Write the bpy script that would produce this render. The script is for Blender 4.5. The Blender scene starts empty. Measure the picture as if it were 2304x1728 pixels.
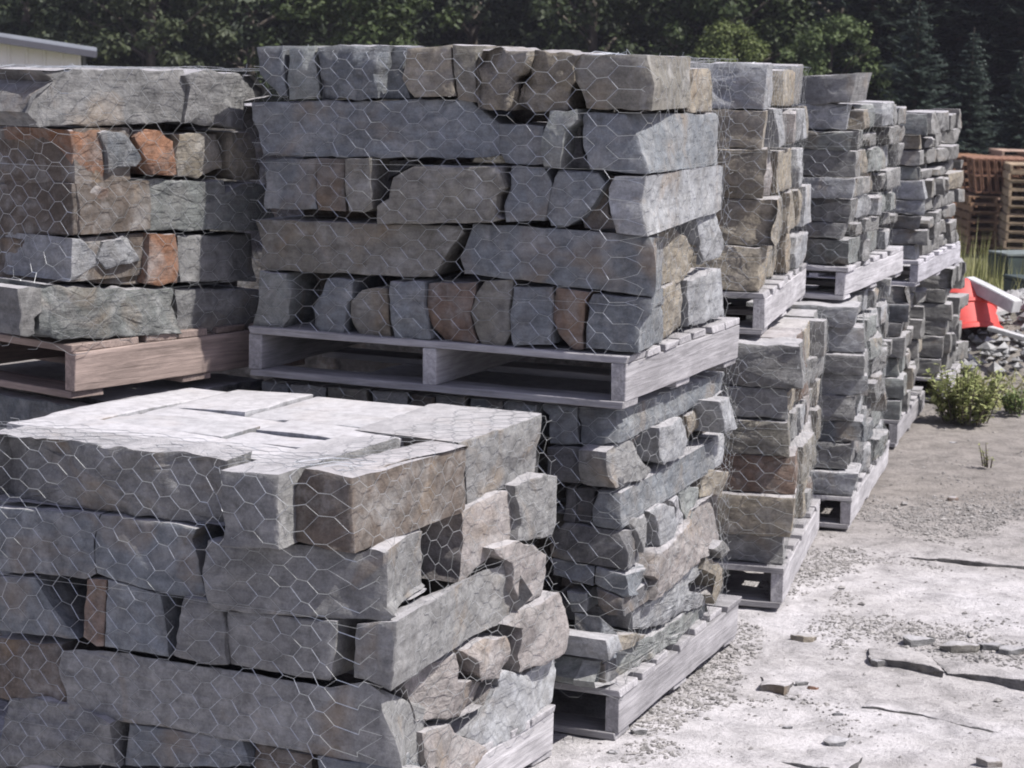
import bpy, bmesh, math, random
from mathutils import Vector, noise, Matrix
from mathutils.bvhtree import BVHTree
sc = bpy.context.scene
C = sc.collection
# ------------------------------------------------------------------ camera
F, H, YH, RHO = 4800.0, 1.70, 105.0, 0.02
PT = math.atan((864 - YH) / F)
fw = Vector((0, math.cos(PT), -math.sin(PT)))
up0 = Vector((0, math.sin(PT), math.cos(PT)))
RT = Vector((1, 0, 0)) * math.cos(RHO) + up0 * math.sin(RHO)
UP = Vector((-1, 0, 0)) * math.sin(RHO) + up0 * math.cos(RHO)
EYE = Vector((0, 0, H))
cd = bpy.data.cameras.new('camera')
cam = bpy.data.objects.new('camera', cd)
C.objects.link(cam)
cd.sensor_width = 36
cd.lens = F / 2304 * 36
cd.clip_start = 0.05
cd.clip_end = 500
M = Matrix((RT, UP, -fw)).transposed().to_4x4()
M.translation = EYE
cam.matrix_world = M
sc.camera = cam
cd.dof.use_dof = True            # focused on the netting of the centre tower
cd.dof.focus_distance = 4.9
cd.dof.aperture_fstop = 15.0
# ------------------------------------------------------------------ light
SUN = Vector((0.93, -0.36, 0)).normalized()
EL = math.radians(55)
sdir = SUN * math.cos(EL) + Vector((0, 0, math.sin(EL)))
w = bpy.data.worlds.new('World')
sc.world = w
w.use_nodes = True
nt = w.node_tree
sky = nt.nodes.new('ShaderNodeTexSky')
sky.sky_type = 'NISHITA'
sky.sun_disc = False
sky.sun_elevation = EL
sky.sun_rotation = math.atan2(SUN.x, SUN.y)
bg = nt.nodes['Background']
bg.inputs['Strength'].default_value = 0.085
hs = nt.nodes.new('ShaderNodeHueSaturation')     # the camera's white balance takes out part of the blue
hs.inputs['Saturation'].default_value = 0.6
nt.links.new(sky.outputs[0], hs.inputs['Color'])
tn = nt.nodes.new('ShaderNodeMix')
tn.data_type = 'RGBA'
tn.blend_type = 'MULTIPLY'
tn.inputs[0].default_value = 1
tn.inputs[7].default_value = (1.05, 0.97, 1.14, 1)
nt.links.new(hs.outputs[0], tn.inputs[6])
nt.links.new(tn.outputs[2], bg.inputs[0])
ld = bpy.data.lights.new('sun', 'SUN')
ld.energy = 4.1
ld.angle = math.radians(0.5)
ld.color = (1.0, 0.96, 0.925)
lo = bpy.data.objects.new('sun', ld)
C.objects.link(lo)
lo.rotation_euler = sdir.to_track_quat('Z', 'Y').to_euler()
vs = sc.view_settings
vs.view_transform = 'Standard'
vs.look = 'None'
vs.exposure = 0.8
vs.gamma = 1
sc.cycles.max_bounces = 5
sc.cycles.use_denoising = True
sc.cycles.filter_width = 1.9
sc.cycles.volume_bounces = 0


def ray(x, y):
    return fw * F + RT * (x - 1152) - UP * (y - 864)


def on_plane(x, y, O, n):
    d = ray(x, y)
    return EYE + d * ((O - EYE).dot(n) / d.dot(n))


def at_y(x, y, Y):
    d = ray(x, y)
    return EYE + d * (Y / d.y)


# source regions of the photograph the outlines were measured in: offset and scale
REG = {'A1': (0, 100), 'A2': (0, 500), 'A3': (540, 80), 'A4': (1060, 80), 'A5': (520, 460), 'A6': (1040, 460),
       'A7': (0, 840), 'A8': (0, 1248), 'B1': (440, 860), 'B2': (640, 1248), 'B3': (960, 840), 'B4': (1160, 1160),
       'B5': (1560, 100), 'B6': (1560, 520), 'B7': (1560, 920)}


def px(reg, s):
    v = [float(t) for t in s.replace(',', ' ').split()]
    P = list(zip(v[0::2], v[1::2]))
    if reg in REG:
        ox, oy = REG[reg]
        return [(ox + a / 3.45625, oy + b / 3.45625) for a, b in P]
    if reg == 'C7':
        return [(1200 + a / 4.148, 820 + b / 4.148) for a, b in P]
    if reg == 'D2':
        return [(1600 + a / 3.608, 100 + b / 3.608) for a, b in P]
    return P


# ------------------------------------------------------------------ materials
def new_mat(name):
    m = bpy.data.materials.new(name)
    m.use_nodes = True
    n = m.node_tree.nodes
    return m, n, m.node_tree.links, n['Principled BSDF']


def nd(n, t, **kw):
    x = n.new(t)
    for k, v in kw.items():
        setattr(x, k, v)
    return x


def noise_node(n, l, vec, scale, detail=6, rough=0.6, dist=0.0):
    x = n.new('ShaderNodeTexNoise')
    x.inputs['Scale'].default_value = scale
    x.inputs['Detail'].default_value = detail
    x.inputs['Roughness'].default_value = rough
    x.inputs['Distortion'].default_value = dist
    l.new(vec, x.inputs['Vector'])
    return x


def ramp(n, l, fac, stops):
    r = n.new('ShaderNodeValToRGB')
    e = r.color_ramp.elements
    while len(e) < len(stops):
        e.new(0.5)
    for i, (p, c) in enumerate(stops):
        e[i].position = p
        e[i].color = (c, c, c, 1) if not isinstance(c, tuple) else (*c, 1)
    l.new(fac, r.inputs[0])
    return r


def mixc(n, l, mode, fac, a, b):
    x = nd(n, 'ShaderNodeMix', data_type='RGBA', blend_type=mode)
    for s, v in ((0, fac), (6, a), (7, b)):
        if hasattr(v, 'links'):
            l.new(v, x.inputs[s])
        elif isinstance(v, tuple):
            x.inputs[s].default_value = (*v, 1)
        else:
            x.inputs[s].default_value = v
    return x.outputs[2]


def stone_mat():
    m, n, l, b = new_mat('cleft_bluestone')
    tc = n.new('ShaderNodeTexCoord')
    oi = n.new('ShaderNodeObjectInfo')
    ad = nd(n, 'ShaderNodeVectorMath', operation='ADD')
    sc_ = nd(n, 'ShaderNodeVectorMath', operation='SCALE')
    cmb = n.new('ShaderNodeCombineXYZ')
    for i in range(3):
        l.new(oi.outputs['Random'], cmb.inputs[i])
    l.new(cmb.outputs[0], sc_.inputs[0])
    sc_.inputs['Scale'].default_value = 37.0
    l.new(tc.outputs['Object'], ad.inputs[0])
    l.new(sc_.outputs[0], ad.inputs[1])
    V = ad.outputs[0]
    big = noise_node(n, l, V, 7, 5, 0.6, 0.4)
    mp = n.new('ShaderNodeMapping')
    mp.inputs['Scale'].default_value = (5, 5, 34)
    l.new(V, mp.inputs[0])
    strata = noise_node(n, l, mp.outputs[0], 1.4, 6, 0.65, 0.3)
    fine = noise_node(n, l, V, 190, 5, 0.8)
    mid = noise_node(n, l, V, 34, 7, 0.68, 0.2)
    vein = noise_node(n, l, V, 9, 7, 0.68, 1.4)
    c0 = mixc(n, l, 'MIX', ramp(n, l, vein.outputs[0], [(0.44, 0.0), (0.62, 0.5)]).outputs[0], oi.outputs['Color'], (0.19, 0.185, 0.175))
    c1 = mixc(n, l, 'MULTIPLY', 0.6, c0, ramp(n, l, big.outputs[0], [(0.3, 0.72), (0.7, 1.22)]).outputs[0])
    c2 = mixc(n, l, 'MULTIPLY', 0.6, c1, ramp(n, l, strata.outputs[0], [(0.32, 0.68), (0.62, 1.15)]).outputs[0])
    c3 = mixc(n, l, 'MULTIPLY', 0.42, c2, ramp(n, l, mid.outputs[0], [(0.32, 0.6), (0.6, 1.12)]).outputs[0])
    c3b = mixc(n, l, 'MULTIPLY', 0.7, c3, ramp(n, l, fine.outputs[0], [(0.3, 0.6), (0.62, 1.2)]).outputs[0])
    # rust stain and pale stone dust
    rust = noise_node(n, l, V, 4.3, 4, 0.55, 1.0)
    rr = ramp(n, l, rust.outputs[0], [(0.56, 0.0), (0.72, 0.42)])
    c4 = mixc(n, l, 'MIX', rr.outputs[0], c3b, (0.24, 0.17, 0.10))
    dust = noise_node(n, l, V, 11, 7, 0.7, 0.5)
    dr = ramp(n, l, dust.outputs[0], [(0.52, 0.0), (0.75, 0.5)])
    c5 = mixc(n, l, 'MIX', dr.outputs[0], c4, (0.40, 0.40, 0.39))
    # level tops: pale dust, plus their sunlit brightness put into the colour
    g_ = n.new('ShaderNodeNewGeometry')
    sp_ = n.new('ShaderNodeSeparateXYZ')
    l.new(g_.outputs['Normal'], sp_.inputs[0])
    up_ = ramp(n, l, sp_.outputs['Z'], [(0.80, 0.0), (0.97, 0.72)])
    dm = nd(n, 'ShaderNodeMath', operation='MULTIPLY')
    l.new(up_.outputs[0], dm.inputs[0])
    l.new(ramp(n, l, big.outputs[0], [(0.25, 0.75), (0.6, 1.0)]).outputs[0], dm.inputs[1])
    c5 = mixc(n, l, 'MIX', dm.outputs[0], c5, (0.43, 0.42, 0.43))
    c5 = mixc(n, l, 'MULTIPLY', 0.55, c5, ramp(n, l, mid.outputs[0], [(0.30, 0.62), (0.56, 1.08)]).outputs[0])
    l.new(c5, b.inputs['Base Color'])
    b.inputs['Roughness'].default_value = 0.9
    b.inputs['Specular IOR Level'].default_value = 0.2
    bp = n.new('ShaderNodeBump')
    bp.inputs['Distance'].default_value = 0.014
    l.new(oi.outputs['Alpha'], bp.inputs['Strength'])
    rdg = noise_node(n, l, V, 13, 6, 0.6, 0.6)
    rdg.noise_type = 'RIDGED_MULTIFRACTAL'
    rdg.normalize = True
    mx = nd(n, 'ShaderNodeMath', operation='ADD')
    l.new(mid.outputs[0], mx.inputs[0])
    f2 = nd(n, 'ShaderNodeMath', operation='MULTIPLY')
    l.new(fine.outputs[0], f2.inputs[0])
    f2.inputs[1].default_value = 0.3
    l.new(f2.outputs[0], mx.inputs[1])
    m2 = nd(n, 'ShaderNodeMath', operation='MULTIPLY_ADD')
    l.new(rdg.outputs[0], m2.inputs[0])
    m2.inputs[1].default_value = 0.8
    l.new(mx.outputs[0], m2.inputs[2])
    m3 = nd(n, 'ShaderNodeMath', operation='MULTIPLY_ADD')
    l.new(strata.outputs[0], m3.inputs[0])
    m3.inputs[1].default_value = 0.9
    l.new(m2.outputs[0], m3.inputs[2])
    l.new(m3.outputs[0], bp.inputs['Height'])
    l.new(bp.outputs[0], b.inputs['Normal'])
    return m


def wood_mat():
    m, n, l, b = new_mat('weathered_pallet_wood')
    tc = n.new('ShaderNodeTexCoord')
    oi = n.new('ShaderNodeObjectInfo')
    ad = nd(n, 'ShaderNodeVectorMath', operation='MULTIPLY_ADD')
    cmb = n.new('ShaderNodeCombineXYZ')
    for i in range(3):
        l.new(oi.outputs['Random'], cmb.inputs[i])
    l.new(cmb.outputs[0], ad.inputs[0])
    ad.inputs[1].default_value = (19, 23, 31)
    mp = n.new('ShaderNodeMapping')
    mp.inputs['Scale'].default_value = (2.2, 45, 45)
    l.new(tc.outputs['Object'], mp.inputs[0])
    l.new(mp.outputs[0], ad.inputs[2])
    V = ad.outputs[0]
    g = noise_node(n, l, V, 1.6, 8, 0.7, 1.2)
    mp2 = n.new('ShaderNodeMapping')
    mp2.inputs['Scale'].default_value = (3, 9, 9)
    l.new(tc.outputs['Object'], mp2.inputs[0])
    s = noise_node(n, l, mp2.outputs[0], 2.0, 5, 0.6, 0.5)
    c1 = mixc(n, l, 'MULTIPLY', 0.9, oi.outputs['Color'], ramp(n, l, g.outputs[0], [(0.3, 0.5), (0.65, 1.15)]).outputs[0])
    c2 = mixc(n, l, 'MULTIPLY', 0.8, c1, ramp(n, l, s.outputs[0], [(0.3, 0.6), (0.65, 1.15)]).outputs[0])
    l.new(c2, b.inputs['Base Color'])
    b.inputs['Roughness'].default_value = 0.85
    b.inputs['Specular IOR Level'].default_value = 0.2
    bp = n.new('ShaderNodeBump')
    bp.inputs['Distance'].default_value = 0.004
    bp.inputs['Strength'].default_value = 0.7
    l.new(g.outputs[0], bp.inputs['Height'])
    l.new(bp.outputs[0], b.inputs['Normal'])
    return m


def plain(name, col, rough=0.6, metal=0.0, var=0.25, scale=30, bump=0.0):
    m, n, l, b = new_mat(name)
    tc = n.new('ShaderNodeTexCoord')
    x = noise_node(n, l, tc.outputs['Object'], scale, 5, 0.65)
    c = mixc(n, l, 'MULTIPLY', 1.0, col, ramp(n, l, x.outputs[0], [(0.3, 1 - var), (0.7, 1 + var)]).outputs[0])
    l.new(c, b.inputs['Base Color'])
    b.inputs['Roughness'].default_value = rough
    b.inputs['Metallic'].default_value = metal
    if bump:
        bp = n.new('ShaderNodeBump')
        bp.inputs['Distance'].default_value = bump
        l.new(x.outputs[0], bp.inputs['Height'])
        l.new(bp.outputs[0], b.inputs['Normal'])
    return m


def leaf_mat(name, a, b_, rng=1.0):
    m, n, l, b = new_mat(name)
    g = n.new('ShaderNodeNewGeometry')
    oi = n.new('ShaderNodeObjectInfo')
    r = ramp(n, l, g.outputs['Random Per Island'], [(0.0, a), (1.0, b_)])
    c = mixc(n, l, 'MULTIPLY', 1.0, r.outputs[0], oi.outputs['Color'])
    l.new(c, b.inputs['Base Color'])
    b.inputs['Roughness'].default_value = 0.6
    b.inputs['Specular IOR Level'].default_value = 0.25
    tr = n.new('ShaderNodeBsdfTranslucent')
    l.new(c, tr.inputs[0])
    mx = n.new('ShaderNodeMixShader')
    mx.inputs[0].default_value = 0.2
    l.new(b.outputs[0], mx.inputs[1])
    l.new(tr.outputs[0], mx.inputs[2])
    l.new(mx.outputs[0], n['Material Output'].inputs[0])
    return m


def ground_mat():
    m, n, l, b = new_mat('stone_dust_ground')
    tc = n.new('ShaderNodeTexCoord')
    V = tc.outputs['Object']
    sp = n.new('ShaderNodeSeparateXYZ')
    l.new(V, sp.inputs[0])
    big = noise_node(n, l, V, 1.3, 6, 0.62, 0.6)
    mid = noise_node(n, l, V, 9, 8, 0.7, 0.4)
    fine = noise_node(n, l, V, 75, 4, 0.75)
    dust = ramp(n, l, big.outputs[0], [(0.36, 0.0), (0.62, 1.0)])
    c1 = mixc(n, l, 'MIX', dust.outputs[0], (0.35, 0.335, 0.328), (0.465, 0.45, 0.455))
    # the yard gets greyer and grittier with distance (fresh sawing dust lies near the saw)
    far = nd(n, 'ShaderNodeMapRange')
    far.inputs['From Min'].default_value = 6.6
    far.inputs['From Max'].default_value = 8.2
    l.new(sp.outputs['Y'], far.inputs['Value'])
    c2 = mixc(n, l, 'MIX', far.outputs[0], c1, (0.225, 0.207, 0.19))
    weed = nd(n, 'ShaderNodeMapRange')
    weed.inputs['From Min'].default_value = 11.0
    weed.inputs['From Max'].default_value = 14.0
    l.new(sp.outputs['Y'], weed.inputs['Value'])
    c2 = mixc(n, l, 'MIX', weed.outputs[0], c2, (0.13, 0.13, 0.07))
    c3 = mixc(n, l, 'MULTIPLY', 0.9, c2, ramp(n, l, mid.outputs[0], [(0.34, 0.62), (0.58, 1.08)]).outputs[0])
    spk = ramp(n, l, fine.outputs[0], [(0.30, 0.45), (0.44, 1.0), (0.7, 1.12)])
    c4 = mixc(n, l, 'MULTIPLY', 0.85, c3, spk.outputs[0])
    l.new(c4, b.inputs['Base Color'])
    b.inputs['Roughness'].default_value = 0.95
    b.inputs['Specular IOR Level'].default_value = 0.1
    ad = nd(n, 'ShaderNodeMath', operation='ADD')
    l.new(mid.outputs[0], ad.inputs[0])
    f2 = nd(n, 'ShaderNodeMath', operation='MULTIPLY')
    l.new(fine.outputs[0], f2.inputs[0])
    f2.inputs[1].default_value = 0.45
    l.new(f2.outputs[0], ad.inputs[1])
    bp = n.new('ShaderNodeBump')
    bp.inputs['Distance'].default_value = 0.02
    bp.inputs['Strength'].default_value = 0.8
    l.new(ad.outputs[0], bp.inputs['Height'])
    l.new(bp.outputs[0], b.inputs['Normal'])
    return m


STONE, WOOD, GROUND = stone_mat(), wood_mat(), ground_mat()
WIRE = plain('galvanised_wire', (0.52, 0.54, 0.54), 0.38, 0.72, 0.15, 60)
BARK = plain('bark', (0.09, 0.075, 0.06), 0.9, 0, 0.4, 12, 0.02)


# ------------------------------------------------------------------ helpers
def link(name, me, mat=None, parent=None, col=None):
    o = bpy.data.objects.new(name, me)
    C.objects.link(o)
    if mat:
        me.materials.append(mat)
    if parent:
        o.parent = parent
    if col:
        o.color = col if len(col) == 4 else (*col, 0.5)
    return o


def tag(o, label, cat, group=None, kind=None):
    if label:
        o['label'] = label
    if cat:
        o['category'] = cat
    if group:
        o['group'] = group
    if kind:
        o['kind'] = kind
    return o


def empty(name, loc, rz=0):
    o = bpy.data.objects.new(name, None)
    C.objects.link(o)
    o.location = loc
    o.rotation_euler = (0, 0, rz)
    o.empty_display_size = 0.1
    return o


def mesh(vs, fs, smooth=False, ang=None):
    me = bpy.data.meshes.new('m')
    me.from_pydata(vs, [], fs)
    me.update()
    if smooth:
        me.polygons.foreach_set('use_smooth', [True] * len(me.polygons))
        if ang:
            me.set_sharp_from_angle(angle=math.radians(ang))
    return me


def fbm(p, o=4):
    return noise.fractal(p, 0.9, 2.1, o)


# ------------------------------------------------------------------ stones
COL = {'blue': (0.158, 0.171, 0.182), 'grey': (0.20, 0.20, 0.195), 'pale': (0.30, 0.308, 0.315), 'tan': (0.265, 0.235, 0.185),
       'pink': (0.27, 0.247, 0.233), 'brown': (0.125, 0.103, 0.085), 'orange': (0.27, 0.145, 0.09), 'olive': (0.180, 0.170, 0.145),
       'dark': (0.10, 0.10, 0.103), 'green': (0.205, 0.218, 0.208), 'rust': (0.165, 0.118, 0.092), 'white': (0.37, 0.37, 0.38)}
CNAME = {'blue': 'bluish grey', 'grey': 'grey', 'pale': 'pale grey', 'tan': 'tan', 'pink': 'pinkish brown', 'brown': 'dark brown',
         'orange': 'rusty orange', 'olive': 'olive grey', 'dark': 'dark grey', 'green': 'greenish grey', 'rust': 'reddish brown', 'white': 'chalky white'}
REGISTRY = []      # (load, face, course, horizontal position, object, colour, size word)
BODIES = {}        # load -> list of (verts, faces) for draping the net


def area(P):
    return 0.5 * sum(P[i][0] * P[(i + 1) % len(P)][1] - P[(i + 1) % len(P)][0] * P[i][1] for i in range(len(P)))


def stone_mesh(P, O, Ud, Nd, Vd, depth, rough, seed, res=0.016, far=None, outline_noise=0.003):
    """P outline in (u,v) metres on the face plane; body goes back along Nd"""
    rng = random.Random(seed)
    if area(P) < 0:
        P = P[::-1]
    # resample
    Q = []
    for i in range(len(P)):
        a, b = P[i], P[(i + 1) % len(P)]
        L = math.dist(a, b)
        k = max(1, int(round(L / res)))
        for j in range(k):
            t = j / k
            Q.append((a[0] + (b[0] - a[0]) * t, a[1] + (b[1] - a[1]) * t, j == 0))
    n = len(Q)
    cx = sum(q[0] for q in Q) / n
    cy = sum(q[1] for q in Q) / n
    z0, z1 = min(q[1] for q in Q), max(q[1] for q in Q)
    so = Vector((rng.uniform(-50, 50), rng.uniform(-50, 50), rng.uniform(-50, 50)))
    on = outline_noise * (1 + 1.4 * rough)
    R = []

    def edge(yy):
        yy = min(max(yy, z0 + .004), z1 - .004)
        b_ = None
        for k in range(len(P)):
            (xa, ya), (xb, yb) = P[k], P[(k + 1) % len(P)]
            if (ya - yy) * (yb - yy) <= 0 and ya != yb:
                xx = xa + (xb - xa) * (yy - ya) / (yb - ya)
                b_ = xx if b_ is None else min(b_, xx)
        return b_ or 0.0
    for (x, y, c) in Q:
        a = noise.noise(Vector((x * 22, y * 22, 0)) + so) * on + noise.noise(Vector((x * 70, y * 70, 3)) + so) * on * 0.5
        b_ = noise.noise(Vector((x * 22, y * 22, 7)) + so) * on
        R.append((x + a, y + b_))
    mn = min(max(q[0] for q in R) - min(q[0] for q in R), z1 - z0) / 2
    nr = max(3, min(11, int(mn / (res * 0.75))))
    # chiselled facets
    fac = []
    for k in range(rng.choice([2, 3, 3, 4])):
        an = rng.uniform(0, 2 * math.pi)
        sl = rng.uniform(0.02, 0.16) * (0.25 + rough * 1.6)
        fac.append((math.cos(an) * sl, math.sin(an) * sl + rng.uniform(-.05, .08) * rough, rng.uniform(-0.008, 0.004) * (0.3 + rough)))

    def hgt(x, y, edge):
        p = Vector((x, y, 0))
        h = max(a * (x - cx) + b * (y - cy) + c for a, b, c in fac)
        h += abs(fbm(p * 9 + so, 3)) * 0.012 * rough
        rd = noise.noise(p * 26 + so)
        h += rd * 0.0045 * rough + noise.noise(p * 60 + so) * 0.003 * rough
        # spalled patches
        sp = noise.noise(p * 6.5 + so * 2)
        if sp > 0.22:
            h += min((sp - 0.22) * 0.06, 0.012) * (0.3 + rough)
        if edge:
            h += 0.0015 + max(0, noise.noise(p * 30 + so)) * 0.007 * (0.2 + rough)
        return h

    def W(x, y, d):
        return O + Ud * x + Vd * y + Nd * d

    V, Fc = [], []
    scs = [1.0, 1 - 0.003 / max(mn, 0.01)]
    for k in range(1, nr):
        scs.append((1 - 0.003 / max(mn, 0.01)) * (1 - k / nr))
    for ri, s in enumerate(scs):
        for (x, y) in R:
            X, Y = cx + (x - cx) * s, cy + (y - cy) * s
            V.append(W(X, Y, hgt(X, Y, ri == 0)))
    V.append(W(cx, cy, hgt(cx, cy, False)))
    ci = len(V) - 1
    for ri in range(len(scs) - 1):
        for i in range(n):
            j = (i + 1) % n
            Fc.append((ri * n + i, ri * n + j, (ri + 1) * n + j, (ri + 1) * n + i))
    last = (len(scs) - 1) * n
    for i in range(n):
        Fc.append((last + i, last + (i + 1) % n, ci))
    # sides
    kd = max(3, min(26, int(depth / (res * 1.5))))
    prev = 0
    for k in range(1, kd + 1):
        t = k / kd
        start = len(V)
        for i, (x, y) in enumerate(R):
            X, Y = x, y
            if far:
                fz0, fz1 = far
                X = x - edge(y) * min(1, t * 1.3) * max(0, 1 - abs(x - edge(y)) / .15)
                Y = y + (((y - z0) / (z1 - z0)) * (fz1 - fz0) + fz0 - y) * t
            else:
                X = cx + (x - cx) * (1 - 0.06 * t)
            d = 0.004 + t * depth
            q = Vector((X * 14, Y * 14, d * 14)) + so
            o1 = noise.noise(q) * 0.006 * (0.25 + rough) + noise.noise(q * 3.1) * 0.0035 * rough
            sp = noise.noise(q * 0.55 + so)
            if sp > 0.2:
                o1 -= min((sp - 0.2) * 0.05, 0.012) * rough
            dx, dy = X - cx, Y - cy
            L = math.hypot(dx, dy) or 1
            flat = 0.25 if (abs(Y - z0) < 0.008 or abs(Y - z1) < 0.008) else 1.0
            e = -0.006 * (k == kd)
            V.append(W(X + dx / L * (o1 + e), Y + dy / L * (o1 * flat + e), d))
        for i in range(n):
            j = (i + 1) % n
            Fc.append((prev + j, prev + i, start + i, start + j))
        prev = start
    V.append(W(cx, (cy if not far else (far[0] + far[1]) / 2), depth))
    bi = len(V) - 1
    for i in range(n):
        Fc.append((prev + (i + 1) % n, prev + i, bi))
    if Ud.cross(Vd).dot(Nd) > 0:
        Fc = [f[::-1] for f in Fc]
    return V, Fc


class Load:
    def __init__(s, key, phrase, x, y, z, yaw, W, L, ph=0.13):
        s.key, s.phrase = key, phrase
        s.a = math.radians(yaw)
        s.O = Vector((x, y, z))
        s.R = Vector((math.sin(s.a), math.cos(s.a), 0))       # along the right face, going back
        s.Fd = Vector((-math.cos(s.a), math.sin(s.a), 0))     # along the front face, going left
        s.W, s.L, s.ph, s.z = W, L, ph, z
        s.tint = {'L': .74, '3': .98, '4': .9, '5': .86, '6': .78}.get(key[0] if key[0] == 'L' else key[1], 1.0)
        BODIES[key] = []

    def face(s, f):
        """origin, in-plane direction, inward normal"""
        if f == 'F':
            return s.O, s.Fd, s.R
        if f == 'R':
            return s.O, s.R, s.Fd
        return s.O, s.Fd, s.R

    def add(s, f, course, reg, pts, col, depth=0.26, out=0.0, rough=0.35, far=None, seed=None, bump=0.5, local=None):
        O, U, N = s.face(f)
        OO = O - N * out
        if local is None:
            P = []
            for (x, y) in px(reg, pts):
                q = on_plane(x, y, OO, N) - OO
                P.append((q.dot(U), q.z))
        else:
            P = local
        fz = None
        if far:
            (tx, ty), (bx, by) = px(reg, far)
            RO, RU, RN = s.face('R' if f == 'F' else 'F')
            qt = on_plane(tx, ty, RO, RN) - OO
            qb = on_plane(bx, by, RO, RN) - OO
            depth = 0.5 * (qt.dot(RU) + qb.dot(RU)) 
            fz = (qb.z, qt.z)
        seed = seed if seed is not None else len(REGISTRY) * 7 + 3
        dist = (O.xy.length)
        V, Fc = stone_mesh(P, OO, U, N, Vector((0, 0, 1)), depth, rough, seed, res=0.013 if dist < 6 else 0.02, far=fz)
        BODIES[s.key].append((V, Fc))
        b0 = Vector((sum(v.x for v in V) / len(V), sum(v.y for v in V) / len(V), min(v.z for v in V)))
        me = mesh([v - b0 for v in V], Fc, True, 38)
        rng = random.Random(seed + 5)
        c = COL[col]
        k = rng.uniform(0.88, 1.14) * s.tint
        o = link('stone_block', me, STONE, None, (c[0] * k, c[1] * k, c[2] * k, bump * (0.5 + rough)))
        o.location = b0
        w_ = max(p[0] for p in P) - min(p[0] for p in P)
        h_ = max(p[1] for p in P) - min(p[1] for p in P)
        sz = 'long' if w_ > 0.3 else ('narrow' if w_ < 0.07 else ('squat' if w_ > 1.3 * h_ else ('upright' if h_ > 1.25 * w_ else 'blocky')))
        REGISTRY.append((s, f, course, sum(p[0] for p in P) / len(P) * (-1 if f == 'F' else 1), o, col, sz))
        return o

    def core(s, zt, inset=0.2, wide=0.0, rear=0.0):
        O = s.O
        V, Fc = stone_mesh([(inset, s.ph + 0.01), (s.W + wide - .05, s.ph + 0.01), (s.W + wide - .05, zt - 0.02), (inset, zt - 0.02)],
                           O + s.R * inset, s.Fd, s.R, Vector((0, 0, 1)), s.L - 1.1 * inset - rear, 1.0, 77, res=0.05)
        b0 = Vector((sum(v.x for v in V) / len(V), sum(v.y for v in V) / len(V), min(v.z for v in V)))
        o = link('packed_stones', mesh([v - b0 for v in V], Fc, True, 38), STONE, None, (0.08, 0.075, 0.07, 0.8))  # dark tone paints the shade seen between the outer stones
        o.location = b0
        tag(o, 'packed inner stones, painted dark as shade, inside ' + s.phrase, 'stone fill', None, 'stuff')

    def pallet(s, label, col=(0.365, 0.355, 0.36), over=0.03, bottom=True, spl=True):
        """boards run along the front, stringers run along the right face"""
        root = empty('wooden_pallet', s.O + s.R * (s.L / 2) + s.Fd * (s.W / 2), 0)
        tag(root, label, 'pallet', 'wooden pallets under the stone loads')
        # local frame of every board: x along its grain
        rng = random.Random(hash(s.key) % 1000 if False else sum(map(ord, s.key)))
        t = 0.018
        sh = s.ph - 2 * t
        Wp, Lp = s.W + over, s.L + over

        def board(name, c, along, lx, ly, lz, tilt=0.0):
            bm = bmesh.new()
            nx = max(4, int(lx / 0.07))
            vs_ = []
            for i in range(nx + 1):
                X = -lx / 2 + lx * i / nx
                for (a, b) in ((-1, -1), (1, -1), (1, 1), (-1, 1)):
                    j = noise.noise(Vector((X * 9 + c.x * 7, a * 3 + c.y * 5, b * 3 + c.z * 9))) * 0.0028
                    k = noise.noise(Vector((X * 25 + c.x * 7, a * 3 + c.z * 5, b * 3))) * 0.0012
                    vs_.append(bm.verts.new((X + (rng.uniform(-.004, .004) if i in (0, nx) else 0), a * ly / 2 + j, b * lz / 2 + j * .6 + k)))
            for i in range(nx):
                for q in range(4):
                    r = (q + 1) % 4
                    bm.faces.new((vs_[i * 4 + q], vs_[i * 4 + r], vs_[i * 4 + 4 + r], vs_[i * 4 + 4 + q]))
            bm.faces.new(vs_[0:4][::-1])
            bm.faces.new(vs_[-4:])
            bmesh.ops.recalc_face_normals(bm, faces=bm.faces)
            bmesh.ops.bevel(bm, geom=[e for e in bm.edges if e.calc_face_angle(0) > 1.0], offset=0.0018, segments=1, affect='EDGES')
            me = bpy.data.meshes.new('board')
            bm.to_mesh(me)
            bm.free()
            k = rng.uniform(0.8, 1.15)
            o = link(name, me, WOOD, root, (col[0] * k, col[1] * k, col[2] * k, 1))
            o.location = c - root.location
            ang = math.atan2(along.y, along.x)
            o.rotation_euler = (0, tilt, ang + rng.uniform(-.006, .006))
            return o

        base = s.O - s.R * over / 2 - s.Fd * over / 2
        sw = 0.038
        for k, f in enumerate((0.0, 0.5, 1.0)):
            u = sw / 2 + (Wp - sw) * f
            jog = 0.0 if k != 2 else 0.0
            board('stringer', base + s.Fd * u + s.R * (Lp / 2) + Vector((0, 0, t + sh / 2)), s.R, Lp - 0.006, sw, sh - 0.0015)
        nb = 7
        for k in range(nb):
            bw = 0.10 if k not in (0, nb - 1) else 0.13
            v = bw / 2 + (Lp - bw) * k / (nb - 1) + (rng.uniform(-.012, .012) if k not in (0, nb - 1) else 0)
            board('deck_board', base + s.Fd * (Wp / 2 - rng.uniform(-0.006, 0.008)) + s.R * v + Vector((0, 0, s.ph - t / 2)), s.Fd, Wp - 0.004, bw, t)
        for k in range(3 if bottom else 0):
            bw = 0.10
            v = bw / 2 + (Lp - bw) * k / 2
            board('bottom_board', base + s.Fd * (Wp / 2) + s.R * v + Vector((0, 0, t / 2 + 0.001)), s.Fd, Wp - 0.012, bw, t)
        return root


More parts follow.
